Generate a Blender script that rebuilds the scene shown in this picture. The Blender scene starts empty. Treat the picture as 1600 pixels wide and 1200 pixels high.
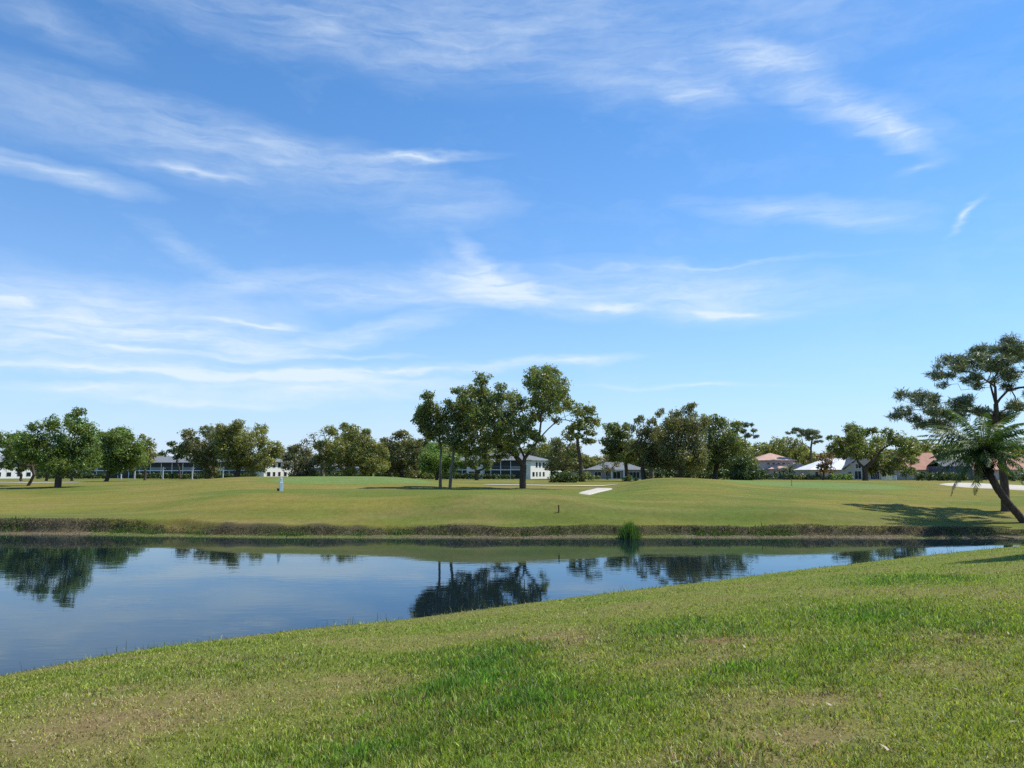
import bpy, math, random
import numpy as np
from mathutils import Vector
random.seed(7)
RNG = np.random.default_rng(11)
sc = bpy.context.scene
COL = sc.collection
R = math.radians

# ------------------------------------------------------------------ camera
H = 4.79                                   # eye above the pond, m
PITCH = math.atan(138 / 1200)
CP, SP = math.cos(PITCH), math.sin(PITCH)

def ray(x, y):
    v = 600 - y
    return (x - 800.0, 1200 * CP - v * SP, 1200 * SP + v * CP)

def at(x, y, d):
    r = ray(x, y); k = d / r[1]
    return Vector((r[0] * k, d, H + r[2] * k))

def slope(y):
    r = ray(800, y); return r[2] / r[1]

cam = bpy.data.cameras.new('camera'); co = bpy.data.objects.new('camera', cam); COL.objects.link(co)
co.location = (0, 0, H); co.rotation_euler = (R(90) + PITCH, 0, 0)
cam.sensor_width = 36; cam.lens = 27; cam.clip_start = 0.05; cam.clip_end = 6000
sc.camera = co

# ------------------------------------------------------------------ numeric helpers
_perm = np.random.default_rng(5).random((256, 256))
def vnoise(x, y):
    x = np.asarray(x, float); y = np.asarray(y, float)
    xi = np.floor(x).astype(int); yi = np.floor(y).astype(int)
    fx = x - xi; fy = y - yi
    fx = fx * fx * (3 - 2 * fx); fy = fy * fy * (3 - 2 * fy)
    a = _perm[xi & 255, yi & 255]; b = _perm[(xi + 1) & 255, yi & 255]
    c = _perm[xi & 255, (yi + 1) & 255]; d = _perm[(xi + 1) & 255, (yi + 1) & 255]
    return (a * (1 - fx) + b * fx) * (1 - fy) + (c * (1 - fx) + d * fx) * fy
def fbm(x, y, o=4):
    s = 0; a = .5; t = 0
    for k in range(o):
        s = s + a * vnoise(np.asarray(x) * 2 ** k + 17.3 * k, np.asarray(y) * 2 ** k + 9.1 * k); t += a; a *= .5
    return s / t
def sstep(t):
    t = np.clip(t, 0, 1); return t * t * (3 - 2 * t)
def pchip(xs, ys, q):
    xs = np.asarray(xs, float); ys = np.asarray(ys, float)
    h = np.diff(xs); dl = np.diff(ys) / h; m = np.zeros_like(ys)
    for i in range(1, len(xs) - 1):
        if dl[i - 1] * dl[i] > 0:
            w1 = 2 * h[i] + h[i - 1]; w2 = h[i] + 2 * h[i - 1]
            m[i] = (w1 + w2) / (w1 / dl[i - 1] + w2 / dl[i])
    m[0] = dl[0]; m[-1] = dl[-1]
    q = np.clip(q, xs[0], xs[-1]); i = np.clip(np.searchsorted(xs, q) - 1, 0, len(xs) - 2)
    t = (q - xs[i]) / h[i]
    return ((1 + 2 * t) * (1 - t) ** 2 * ys[i] + t * (1 - t) ** 2 * h[i] * m[i]
            + t * t * (3 - 2 * t) * ys[i + 1] + t * t * (t - 1) * h[i] * m[i + 1])

# ------------------------------------------------------------------ the lie of the land
DD = [59, 62, 67, 75, 85, 95, 110, 130, 160, 200, 230, 300, 500, 1300]
TAIL = [748, 746, 743, 740]
COLS = {
 -600: [822, 810, 802, 791, 781, 773, 764, 757, 752, 749.5],
 0:    [822, 811, 805, 793, 782, 773, 763, 757, 752.5, 749.5],
 200:  [822, 810, 803, 788, 776, 768, 759, 753.5, 751.5, 749.5],
 400:  [822, 807, 787, 769.5, 764, 757, 744.6, 747, 750, 749.5],
 600:  [822, 804, 782, 769, 764.5, 757, 744.4, 747, 750, 749.5],
 730:  [822, 797, 771, 767.5, 764.5, 761, 757, 754, 751.5, 749.5],
 870:  [822, 796, 774, 770, 766, 762, 758, 755, 752, 749.5],
 960:  [822, 801, 783, 773, 767, 761, 757.5, 755, 752, 749.5],
 1010: [822, 804, 785, 768, 755, 747, 748.5, 752, 752, 749.5],
 1070: [822, 805, 785, 766, 753, 746.3, 748.5, 752, 752, 749.5],
 1200: [822, 797, 786, 775, 765, 758.5, 751.5, 750.5, 750.5, 749.5],
 1400: [822, 808, 798, 783, 771, 763, 755, 752, 751, 749.5],
 1600: [823, 814, 805, 790, 777, 768, 760, 755, 752, 749.5],
 2200: [823, 814, 805, 790, 777, 768, 760, 755, 752, 749.5],
}
GD = np.concatenate([np.arange(54, 130, .5), np.arange(130, 320, 3), np.linspace(320, 1300, 40)])
GU = np.arange(-600, 2201, 20.0)
_cx = np.array(sorted(COLS))
_rows = []
for c in _cx:
    zz = [H + slope(y) * d for y, d in zip(COLS[c] + TAIL, DD)]
    _rows.append(pchip([54] + DD, [zz[0] - .25] + zz, GD))
_rows = np.array(_rows)
TAB = np.array([pchip(_cx, _rows[:, j], GU) for j in range(len(GD))]).T
k = np.array([1, 4, 6, 4, 1]) / 16.
_p = np.pad(TAB, ((2, 2), (2, 2)), mode='edge')
_p = sum(k[i] * _p[i:i + TAB.shape[0], :] for i in range(5))
TAB = sum(k[i] * _p[:, i:i + TAB.shape[1]] for i in range(5))
def table(X, Y):
    Y = np.clip(Y, 54, 1299); u = np.clip(800 + 1212 * X / Y, -600, 2199)
    iu = np.clip(((u + 600) // 20).astype(int), 0, len(GU) - 2); fu = (u - GU[iu]) / 20
    idd = np.clip(np.searchsorted(GD, Y) - 1, 0, len(GD) - 2); fd = (Y - GD[idd]) / (GD[idd + 1] - GD[idd])
    return ((TAB[iu, idd] * (1 - fd) + TAB[iu, idd + 1] * fd) * (1 - fu)
            + (TAB[iu + 1, idd] * (1 - fd) + TAB[iu + 1, idd + 1] * fd) * fu)

def shore(pts, z):
    o = []
    for x, y in pts:
        d = (z - H) / slope(y); p = at(x, y, d); o.append((p.x, p.y))
    return o
_near = [(-400, -420), (-120, -90), (-40, -8)] + shore([(0, 1058), (200, 1020), (400, 994), (640, 969), (800, 947),
        (1000, 922), (1200, 898), (1400, 874), (1600, 855)], .16) + [(44, 52.5), (70, 53.2), (120, 53.4), (400, 53.4)]
NX = np.array([p[0] for p in _near]); NY = np.array([p[1] for p in _near])
_far = [(-500, 62), (-150, 62)] + shore([(-300, 834), (0, 835.5), (150, 836.5), (300, 838.5), (450, 840.5), (600, 841), (850, 841), (1000, 840.5), (1350, 841),
        (1600, 841.5)], .02) + [(60, 56.6), (150, 56.6), (500, 56.6)]
FX = np.array([p[0] for p in _far]); FY = np.array([p[1] for p in _far])
def near_y(X):
    return pchip(NX, NY, X) + .35 * (fbm(np.asarray(X) * .35, 3.0, 3) - .5)
def far_y(X):
    return np.interp(X, FX, FY) + .9 * (fbm(np.asarray(X) * .22, 8.0, 4) - .5)
def s_near(X, Y):
    ny = near_y(X); e = .5
    sl = (pchip(NX, NY, np.asarray(X) + e) - pchip(NX, NY, np.asarray(X) - e)) / (2 * e)
    return (ny - Y) / np.sqrt(1 + sl * sl)
def ground_z(X, Y):
    X = np.asarray(X, float); Y = np.asarray(Y, float)
    s = s_near(X, Y)
    t = np.clip(s, 0, None) / 21.0
    up = .20 + 2.94 * (np.where(t < 1, 1.18 * t - .18 * t * t, 1 + .25 * (t - 1) - .02 * np.clip(t - 1, 0, 6) ** 2))
    up = up + .10 * (fbm(X * .16, Y * .16, 3) - .5) * sstep(s / 3)
    zn = np.where(s > 0, up, np.clip(.20 + s * 1.3, -1.3, None))
    tf = Y - far_y(X)
    u = 800 + 1212 * X / np.clip(Y, 40, None)
    bw = .75 + .35 * fbm(X * .5, Y * 0, 2) + 2.2 * sstep((u - 1480) / 140)
    b0 = 1.30 + 1.3 * (fbm(X * .33, 31.0, 3) - .5) + 1.4 * (fbm(X * .08, 3.0, 2) - .5)
    strip = .02 + .11 * np.clip(tf, 0, 3)
    ztab = table(X, Y) + .05 * (fbm(X * .12, Y * .12, 3) - .5)
    k = sstep((tf - b0) / bw)
    ztab = ztab + .30 * (fbm(X * .28, Y * .1, 3) - .52) * sstep(1 - (tf - b0) / 4.5)
    zf = strip * (1 - k) + ztab * k
    zf = zf + k * (1 - k) * 4 * (.30 * (fbm(X * 2.2, Y * 2.2, 2) - .5) + .35 * (fbm(X * .7, Y * 1.2 + 9, 2) - .5))
    zf = np.where(tf > 0, zf, np.clip(.02 + tf * .35, -1.3, None))
    return np.where(s > -8, np.maximum(zn, np.where(tf > -3, zf, -1.3)), zf)
def gz(x, y): return float(ground_z(np.array([x]), np.array([y]))[0])
def on_ground(x, y, dmin=4.0, dmax=400.0):
    d = np.concatenate([np.arange(dmin, 60, .05), np.arange(60, dmax, .1)])
    r = ray(x, y); X = r[0] / r[1] * d; Z = H + r[2] / r[1] * d
    g = ground_z(X, d); i = np.nonzero(g >= Z)[0]
    j = i[0] if len(i) else len(d) - 1
    return Vector((X[j], d[j], float(g[j])))

# ------------------------------------------------------------------ mesh and object helpers
def mesh_np(name, V, F, col=None, smooth=False, mat=None):
    """V (n,3); F list of (m,k) index arrays"""
    me = bpy.data.meshes.new(name)
    V = np.asarray(V, np.float32)
    if not isinstance(F, list): F = [F]
    F = [np.asarray(f, np.int32) for f in F if len(f)]
    loops = np.concatenate([f.ravel() for f in F]); tot = np.concatenate([np.full(len(f), f.shape[1], np.int32) for f in F])
    start = np.concatenate([[0], np.cumsum(tot)[:-1]]).astype(np.int32)
    me.vertices.add(len(V)); me.vertices.foreach_set('co', V.ravel())
    me.loops.add(len(loops)); me.loops.foreach_set('vertex_index', loops)
    me.polygons.add(len(tot)); me.polygons.foreach_set('loop_start', start); me.polygons.foreach_set('loop_total', tot)
    if smooth: me.polygons.foreach_set('use_smooth', np.ones(len(tot), bool))
    me.update(calc_edges=True)
    if col is not None:
        a = me.attributes.new('col', 'FLOAT_COLOR', 'POINT')
        c = np.ones((len(V), 4), np.float32); c[:, :3] = col; a.data.foreach_set('color', c.ravel())
    if mat: me.materials.append(mat)
    return me
def link(name, me, parent=None, loc=None):
    o = bpy.data.objects.new(name, me); COL.objects.link(o)
    if parent: o.parent = parent
    if loc is not None: o.location = loc
    return o
def tag(o, label=None, cat=None, group=None, kind=None):
    if label: o['label'] = label
    if cat: o['category'] = cat
    if group: o['group'] = group
    if kind: o['kind'] = kind
    return o
def empty(name, loc, rz=0.0):
    o = bpy.data.objects.new(name, None); o.empty_display_size = .3; COL.objects.link(o)
    o.location = loc; o.rotation_euler = (0, 0, rz); return o
class MB:
    def __init__(s): s.v = []; s.f = []
    def box(s, x0, x1, y0, y1, z0, z1):
        n = len(s.v)
        s.v += [(x0, y0, z0), (x1, y0, z0), (x1, y1, z0), (x0, y1, z0), (x0, y0, z1), (x1, y0, z1), (x1, y1, z1), (x0, y1, z1)]
        s.f += [tuple(n + i for i in q) for q in ((0, 3, 2, 1), (4, 5, 6, 7), (0, 1, 5, 4), (1, 2, 6, 5), (2, 3, 7, 6), (3, 0, 4, 7))]
        return s
    def poly(s, *pts):
        n = len(s.v); s.v += [tuple(p) for p in pts]; s.f.append(tuple(range(n, n + len(pts)))); return s
    def hip(s, x0, x1, y0, y1, z, h, over=.6, th=.18):
        x0 -= over; x1 += over; y0 -= over; y1 += over
        n = len(s.v); w = x1 - x0; d = y1 - y0; m = min(w, d) / 2
        if w >= d: r0, r1 = (x0 + m, (y0 + y1) / 2, z + h), (x1 - m, (y0 + y1) / 2, z + h)
        else: r0, r1 = ((x0 + x1) / 2, y0 + m, z + h), ((x0 + x1) / 2, y1 - m, z + h)
        s.v += [(x0, y0, z - th), (x1, y0, z - th), (x1, y1, z - th), (x0, y1, z - th), (x0, y0, z), (x1, y0, z), (x1, y1, z), (x0, y1, z), r0, r1]
        q = [(0, 3, 2, 1), (0, 1, 5, 4), (1, 2, 6, 5), (2, 3, 7, 6), (3, 0, 4, 7)]
        if w >= d: q += [(4, 5, 9, 8), (5, 6, 9), (6, 7, 8, 9), (7, 4, 8)]
        else: q += [(4, 5, 8), (5, 6, 9, 8), (6, 7, 9), (7, 4, 8, 9)]
        s.f += [tuple(n + i for i in f) for f in q]; return s
    def gable(s, x0, x1, y0, y1, z, h, over=.5, axis='x', th=.16):
        """sloping roof, ridge along axis"""
        x0 -= over; x1 += over; y0 -= over; y1 += over; n = len(s.v)
        if axis == 'x':
            ym = (y0 + y1) / 2
            s.v += [(x0, y0, z - th), (x1, y0, z - th), (x1, y1, z - th), (x0, y1, z - th), (x0, ym, z + h - th), (x1, ym, z + h - th),
                    (x0, y0, z), (x1, y0, z), (x1, y1, z), (x0, y1, z), (x0, ym, z + h), (x1, ym, z + h)]
        else:
            xm = (x0 + x1) / 2
            s.v += [(x0, y1, z - th), (x0, y0, z - th), (x1, y0, z - th), (x1, y1, z - th), (xm, y1, z + h - th), (xm, y0, z + h - th),
                    (x0, y1, z), (x0, y0, z), (x1, y0, z), (x1, y1, z), (xm, y1, z + h), (xm, y0, z + h)]
        s.f += [tuple(n + i for i in f) for f in ((0, 4, 5, 1), (3, 2, 5, 4), (6, 7, 11, 10), (8, 9, 10, 11), (0, 1, 7, 6), (2, 3, 9, 8),
                (0, 6, 10, 4), (3, 4, 10, 9), (1, 5, 11, 7), (2, 8, 11, 5))]
        return s
    def tube(s, pts, rad, n=8):
        o = len(s.v); m = len(pts)
        for i, p in enumerate(pts):
            a = Vector(pts[max(i - 1, 0)]); b = Vector(pts[min(i + 1, m - 1)]); t = (b - a).normalized()
            u = t.cross(Vector((0, 1, 0.01))).normalized(); w = t.cross(u)
            r = rad[i] if hasattr(rad, '__len__') else rad
            for j in range(n):
                q = Vector(p) + (u * math.cos(6.2832 * j / n) + w * math.sin(6.2832 * j / n)) * r; s.v.append(tuple(q))
        for i in range(m - 1):
            for j in range(n):
                k = (j + 1) % n; s.f.append((o + i * n + j, o + i * n + k, o + i * n + n + k, o + i * n + n + j))
        s.f.append(tuple(o + j for j in range(n - 1, -1, -1))); s.f.append(tuple(o + (m - 1) * n + j for j in range(n)))
        return s
    def build(s, name, mat, parent=None, smooth=False, bevel=0):
        me = bpy.data.meshes.new(name); me.from_pydata(s.v, [], s.f); me.update()
        if smooth: me.polygons.foreach_set('use_smooth', np.ones(len(me.polygons), bool))
        if mat: me.materials.append(mat)
        o = link(name, me, parent)
        if bevel:
            b = o.modifiers.new('bevel', 'BEVEL'); b.width = bevel; b.segments = 2
        return o

# ------------------------------------------------------------------ materials
def new_mat(name):
    m = bpy.data.materials.new(name); m.use_nodes = True
    return m, m.node_tree.nodes, m.node_tree.links, m.node_tree.nodes['Principled BSDF']
def noise(N, L, scale, detail=4, rough=.55, vec=None, dist=0.0):
    n = N.new('ShaderNodeTexNoise'); n.inputs['Scale'].default_value = scale; n.inputs['Detail'].default_value = detail
    n.inputs['Roughness'].default_value = rough; n.inputs['Distortion'].default_value = dist
    if vec is not None: L.new(vec, n.inputs['Vector'])
    return n
def ramp(N, L, fac, stops):
    r = N.new('ShaderNodeValToRGB'); e = r.color_ramp.elements
    for i, (p, c) in enumerate(stops):
        if i > 1: e.new(p)
        e[i].position = p; e[i].color = (*c, 1) if len(c) == 3 else c
    L.new(fac, r.inputs[0]); return r
def mixrgb(N, L, a, b, fac, mode='MIX'):
    m = N.new('ShaderNodeMix'); m.data_type = 'RGBA'; m.blend_type = mode
    for s, v in ((m.inputs[6], a), (m.inputs[7], b), (m.inputs[0], fac)):
        if hasattr(v, 'links'): L.new(v, s)
        elif isinstance(v, (int, float)): s.default_value = v
        else: s.default_value = (*v, 1)
    return m.outputs[2]
def geo_pos(N): return N.new('ShaderNodeNewGeometry').outputs['Position']
def mapping(N, L, vec, scale=(1, 1, 1), rot=(0, 0, 0), loc=(0, 0, 0), typ='POINT'):
    m = N.new('ShaderNodeMapping'); m.vector_type = typ; m.inputs['Scale'].default_value = scale
    m.inputs['Rotation'].default_value = rot; m.inputs['Location'].default_value = loc; L.new(vec, m.inputs[0]); return m.outputs[0]

def simple(name, col, rough=.8, var=.18, scale=1.5, spec=.25, bump=0.0, obj=True):
    m, N, L, B = new_mat(name)
    tc = N.new('ShaderNodeTexCoord').outputs['Object']
    n = noise(N, L, scale, 5, .6, tc)
    r = ramp(N, L, n.outputs[0], [(.25, tuple(c * (1 - var) for c in col)), (.75, tuple(min(1, c * (1 + var)) for c in col))])
    L.new(r.outputs[0], B.inputs['Base Color']); B.inputs['Roughness'].default_value = rough
    B.inputs['Specular IOR Level'].default_value = spec
    if bump:
        b = N.new('ShaderNodeBump'); b.inputs['Distance'].default_value = bump; L.new(n.outputs[0], b.inputs['Height']); L.new(b.outputs[0], B.inputs['Normal'])
    return m

def leaf_mat(name, gloss=.45, trans=.42, rough=.42):
    m, N, L, B = new_mat(name)
    a = N.new('ShaderNodeAttribute'); a.attribute_name = 'col'
    L.new(a.outputs['Color'], B.inputs['Base Color']); B.inputs['Roughness'].default_value = rough
    B.inputs['Specular IOR Level'].default_value = gloss
    t = N.new('ShaderNodeBsdfTranslucent')
    c = mixrgb(N, L, a.outputs['Color'], (1.15, 1.25, .45), 1.0, 'MULTIPLY'); L.new(c, t.inputs[0])
    x = N.new('ShaderNodeMixShader'); x.inputs[0].default_value = trans
    L.new(B.outputs[0], x.inputs[1]); L.new(t.outputs[0], x.inputs[2])
    L.new(x.outputs[0], N['Material Output'].inputs[0]); return m
LEAF = leaf_mat('leaves')
NEEDLE = leaf_mat('needles', .3, .2)
PALM = leaf_mat('palm_leaflets', .3, .25, .5)
BLADE = leaf_mat('grass_blades', .35, .35, .5)

def bark_mat(name, col):
    m, N, L, B = new_mat(name)
    tc = N.new('ShaderNodeTexCoord').outputs['Object']
    n = noise(N, L, 3.0, 6, .65, mapping(N, L, tc, (2.2, 2.2, .5)))
    r = ramp(N, L, n.outputs[0], [(.3, tuple(c * .5 for c in col)), (.72, tuple(c * 1.35 for c in col))])
    L.new(r.outputs[0], B.inputs['Base Color']); B.inputs['Roughness'].default_value = .95; B.inputs['Specular IOR Level'].default_value = .1
    b = N.new('ShaderNodeBump'); b.inputs['Distance'].default_value = .08; L.new(n.outputs[0], b.inputs['Height']); L.new(b.outputs[0], B.inputs['Normal'])
    return m
BARK = bark_mat('bark', (.11, .085, .062)); BARKG = bark_mat('grey_bark', (.20, .175, .145)); BARKP = bark_mat('pine_bark', (.12, .085, .065))

def ground_mat():
    m, N, L, B = new_mat('turf')
    a = N.new('ShaderNodeAttribute'); a.attribute_name = 'col'
    p = geo_pos(N)
    n1 = noise(N, L, .25, 5, .6, mapping(N, L, p, (1, .45, 1)))
    n2 = noise(N, L, 2.4, 5, .7, mapping(N, L, p, (1, .6, 1)))
    n3 = noise(N, L, 22, 4, .7, p)
    c1 = ramp(N, L, n1.outputs[0], [(.3, (.93, 1.03, .9)), (.7, (1.09, .98, 1.06))])
    c2 = ramp(N, L, n2.outputs[0], [(.28, (.80, .84, .78)), (.74, (1.18, 1.16, 1.2))])
    c3 = ramp(N, L, n3.outputs[0], [(.3, (.72, .74, .7)), (.72, (1.28, 1.26, 1.3))])
    c = mixrgb(N, L, a.outputs['Color'], c1.outputs[0], 1.0, 'MULTIPLY')
    c = mixrgb(N, L, c, c2.outputs[0], 1.0, 'MULTIPLY'); c = mixrgb(N, L, c, c3.outputs[0], 1.0, 'MULTIPLY')
    L.new(c, B.inputs['Base Color']); B.inputs['Roughness'].default_value = .95; B.inputs['Specular IOR Level'].default_value = .08
    s = N.new('ShaderNodeMath'); s.operation = 'ADD'; L.new(n3.outputs[0], s.inputs[0]); L.new(n2.outputs[0], s.inputs[1])
    b = N.new('ShaderNodeBump'); b.inputs['Distance'].default_value = .035; b.inputs['Strength'].default_value = .8
    L.new(s.outputs[0], b.inputs['Height']); L.new(b.outputs[0], B.inputs['Normal'])
    return m
TURF = ground_mat()

def water_mat():
    m, N, L, B = new_mat('pond_water')
    B.inputs['Base Color'].default_value = (.006, .012, .018, 1); B.inputs['Roughness'].default_value = .015
    B.inputs['IOR'].default_value = 1.31; B.inputs['Specular IOR Level'].default_value = .5; B.inputs['Specular Tint'].default_value = (.36, .78, 1.0, 1)
    p = geo_pos(N)
    n1 = noise(N, L, 1.0, 3, .5, mapping(N, L, p, (.9, 2.0, 1), (0, 0, .15)), .6)
    n2 = noise(N, L, .16, 2, .5, mapping(N, L, p, (.7, 1.6, 1), (0, 0, -.1)), .4)
    n3 = noise(N, L, 5.0, 2, .5, mapping(N, L, p, (.6, 1.4, 1)))
    calm = ramp(N, L, noise(N, L, .045, 3, .5, mapping(N, L, p, (.6, 1.5, 1))).outputs[0], [(.35, (.45,) * 3), (.68, (1.2,) * 3)])
    def mad(o, k, prev=None):
        x = N.new('ShaderNodeMath'); x.operation = 'MULTIPLY_ADD'; L.new(o, x.inputs[0]); x.inputs[1].default_value = k
        if prev is not None: L.new(prev, x.inputs[2])
        else: x.inputs[2].default_value = 0
        return x.outputs[0]
    h = mad(n1.outputs[0], .0030); h = mad(n2.outputs[0], .008, h); h = mad(n3.outputs[0], .00028, h)
    q = N.new('ShaderNodeMath'); q.operation = 'MULTIPLY'; L.new(h, q.inputs[0]); L.new(calm.outputs[0], q.inputs[1])
    b = N.new('ShaderNodeBump'); b.inputs['Distance'].default_value = 1.0; b.inputs['Strength'].default_value = 1.0
    L.new(q.outputs[0], b.inputs['Height']); L.new(b.outputs[0], B.inputs['Normal'])
    # mirror weighted by Fresnel over the dark depth, its reflected light tinted blue
    B.inputs['Specular IOR Level'].default_value = 0.0; B.inputs['Roughness'].default_value = 1.0
    gl = N.new('ShaderNodeBsdfGlossy'); gl.inputs['Color'].default_value = (.79, .92, 1.0, 1); gl.inputs['Roughness'].default_value = .015; L.new(b.outputs[0], gl.inputs['Normal'])
    fr = N.new('ShaderNodeFresnel'); fr.inputs[0].default_value = 1.31; L.new(b.outputs[0], fr.inputs['Normal'])
    x = N.new('ShaderNodeMixShader'); L.new(fr.outputs[0], x.inputs[0]); L.new(B.outputs[0], x.inputs[1]); L.new(gl.outputs[0], x.inputs[2]); L.new(x.outputs[0], N['Material Output'].inputs[0])
    return m
WATER = water_mat()
SAND = simple('bunker_sand', (.50, .46, .39), .95, .1, 1.2, .05, .05)
PATHM = simple('path_concrete', (.52, .49, .43), .9, .12, .8, .1)
WHITE = simple('white_paint', (.78, .77, .73), .6, .05, .7)
CREAM = simple('cream_render', (.80, .77, .68), .8, .05, .5)
GREYW = simple('grey_render', (.27, .265, .26), .8, .06, .5)
PINKW = simple('rose_render', (.55, .43, .40), .8, .06, .5)
BEIGE = simple('beige_render', (.50, .44, .36), .8, .06, .5)
SCREEN = simple('dark_screen', (.035, .038, .042), .5, .15, .6)
GLASS = simple('window_glass', (.02, .025, .03), .12, .1, .6, .5)
def roof_mat(name, col, stripe=3.2):
    m, N, L, B = new_mat(name)
    tc = N.new('ShaderNodeTexCoord').outputs['Object']
    w = N.new('ShaderNodeTexWave'); w.bands_direction = 'Z'; w.inputs['Scale'].default_value = stripe; w.inputs['Distortion'].default_value = 1.5
    w.inputs['Detail'].default_value = 2; L.new(tc, w.inputs[0])
    n = noise(N, L, .9, 5, .65, tc)
    r = ramp(N, L, n.outputs[0], [(.25, tuple(c * .78 for c in col)), (.75, tuple(c * 1.2 for c in col))])
    r2 = ramp(N, L, w.outputs[1], [(0, (.85,) * 3), (1, (1.05,) * 3)])
    L.new(mixrgb(N, L, r.outputs[0], r2.outputs[0], 1.0, 'MULTIPLY'), B.inputs['Base Color']); B.inputs['Roughness'].default_value = .9
    B.inputs['Specular IOR Level'].default_value = .15
    return m
ROOFG = roof_mat('grey_shingle', (.20, .21, .215)); ROOFT = roof_mat('terracotta_tile', (.50, .27, .19)); ROOFP = roof_mat('pale_clay_tile', (.55, .36, .28))
ROOFW = roof_mat('pale_roof', (.76, .77, .78)); ROOFB = roof_mat('slate_roof', (.10, .115, .15))

# ------------------------------------------------------------------ sky and sun
SUN_AZ, SUN_EL = R(18), R(57)               # azimuth from +X towards +Y
S = Vector((math.cos(SUN_EL) * math.cos(SUN_AZ), math.cos(SUN_EL) * math.sin(SUN_AZ), math.sin(SUN_EL)))
sun = bpy.data.lights.new('sun', 'SUN'); so = bpy.data.objects.new('sun', sun); COL.objects.link(so)
sun.energy = 4.2; sun.angle = R(.53); sun.color = (1.0, .95, .86)
so.rotation_euler = S.to_track_quat('Z', 'Y').to_euler(); so.location = (60, 20, 90)

world = bpy.data.worlds.new('World'); sc.world = world; world.use_nodes = True
N, L = world.node_tree.nodes, world.node_tree.links
bg = N['Background']
sky = N.new('ShaderNodeTexSky'); sky.sky_type = 'NISHITA'; sky.sun_disc = False
sky.sun_elevation = SUN_EL; sky.sun_rotation = R(90) - SUN_AZ
sky.altitude = 0; sky.air_density = 1.0; sky.dust_density = .25; sky.ozone_density = 2.2
tc = N.new('ShaderNodeTexCoord').outputs['Generated']
sep = N.new('ShaderNodeSeparateXYZ'); L.new(tc, sep.inputs[0])
def M(op, a, b=None, c=None):
    n = N.new('ShaderNodeMath'); n.operation = op
    for i, v in enumerate((a, b, c)):
        if v is None: continue
        if isinstance(v, (int, float)): n.inputs[i].default_value = v
        else: L.new(v, n.inputs[i])
    return n.outputs[0]
az = M('ARCTAN2', sep.outputs[0], sep.outputs[1]); el = M('ARCSINE', sep.outputs[2])
cmb = N.new('ShaderNodeCombineXYZ'); L.new(az, cmb.inputs[0]); L.new(el, cmb.inputs[1])
AE = cmb.outputs[0]
# wispy warp of the cloud outlines
wn = noise(N, L, 5.0, 4, .6, mapping(N, L, AE, (1, 2.4, 1)))
wn2 = noise(N, L, 22.0, 3, .6, mapping(N, L, AE, (.6, 2.2, 1)))
v1 = N.new('ShaderNodeVectorMath'); v1.operation = 'MULTIPLY_ADD'; L.new(wn.outputs[1], v1.inputs[0]); v1.inputs[1].default_value = (.09, .04, 0); v1.inputs[2].default_value = (-.045, -.02, 0)
v1b = N.new('ShaderNodeVectorMath'); v1b.operation = 'MULTIPLY_ADD'; L.new(wn2.outputs[1], v1b.inputs[0]); v1b.inputs[1].default_value = (.03, .016, 0); v1b.inputs[2].default_value = (-.015, -.008, 0)
v2 = N.new('ShaderNodeVectorMath'); v2.operation = 'ADD'; L.new(AE, v2.inputs[0]); L.new(v1.outputs[0], v2.inputs[1])
v3 = N.new('ShaderNodeVectorMath'); v3.operation = 'ADD'; L.new(v2.outputs[0], v3.inputs[0]); L.new(v1b.outputs[0], v3.inputs[1])
WAE = v3.outputs[0]
def azel(x, y):
    r = Vector(ray(x, y)).normalized(); return math.atan2(r.x, r.y), math.asin(r.z)
CLOUDS = [  # centre x, y, half length, half width (photo pixels), tilt (deg, down to the right), amount
 (850, 50, 760, 105, 2, .23), (420, 25, 520, 55, 4, .18), (1080, 130, 300, 65, 6, .17), (60, 30, 160, 30, 12, .2), (1100, 150, 75, 26, 10, .30),
 (1300, 150, 230, 42, 27, .36), (1395, 198, 110, 24, 36, .36), (1430, 258, 65, 13, -5, .22), (1200, 90, 120, 26, 14, .25),
 (300, 225, 420, 62, 6, .26), (90, 268, 170, 22, 5, .48), (310, 267, 190, 10, -1, .30), (650, 246, 200, 13, -2, .44), (480, 238, 320, 40, 7, .24),
 (700, 322, 150, 50, 0, .16), (1230, 325, 210, 25, 8, .36), (1500, 330, 58, 12, -48, .42), (1330, 345, 120, 20, 12, .2),
 (120, 500, 420, 80, 2, .58), (310, 530, 180, 20, 6, .52), (20, 462, 50, 17, 0, .5), (420, 438, 150, 26, -8, .36), (290, 385, 95, 22, 25, .2),
 (570, 522, 190, 24, -13, .42), (560, 465, 150, 28, -6, .3), (640, 440, 190, 40, -6, .28), (700, 470, 120, 20, -4, .25),
 (760, 440, 120, 44, 14, .55), (830, 465, 150, 34, 8, .38), (1060, 455, 330, 56, 4, .5), (960, 481, 95, 11, 5, .55), (1140, 486, 140, 15, 3, .5),
 (1100, 413, 420, 6, 1, .2), (400, 505, 130, 7, 1, .4), (740, 395, 60, 22, 40, .25),
 (330, 588, 620, 17, 0, .62), (620, 580, 460, 17, -4, .6), (480, 612, 420, 24, -2, .5), (120, 610, 200, 14, 0, .35), (230, 548, 330, 9, 3, .4), (520, 560, 260, 8, -3, .35), (300, 630, 380, 10, 0, .3), (60, 575, 240, 8, 1, .35), (150, 560, 260, 26, 4, .25), (1080, 604, 260, 8, 1, .4), (880, 562, 190, 10, -2, .35)]
acc = None
PXR = 1 / 1200.0
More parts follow.
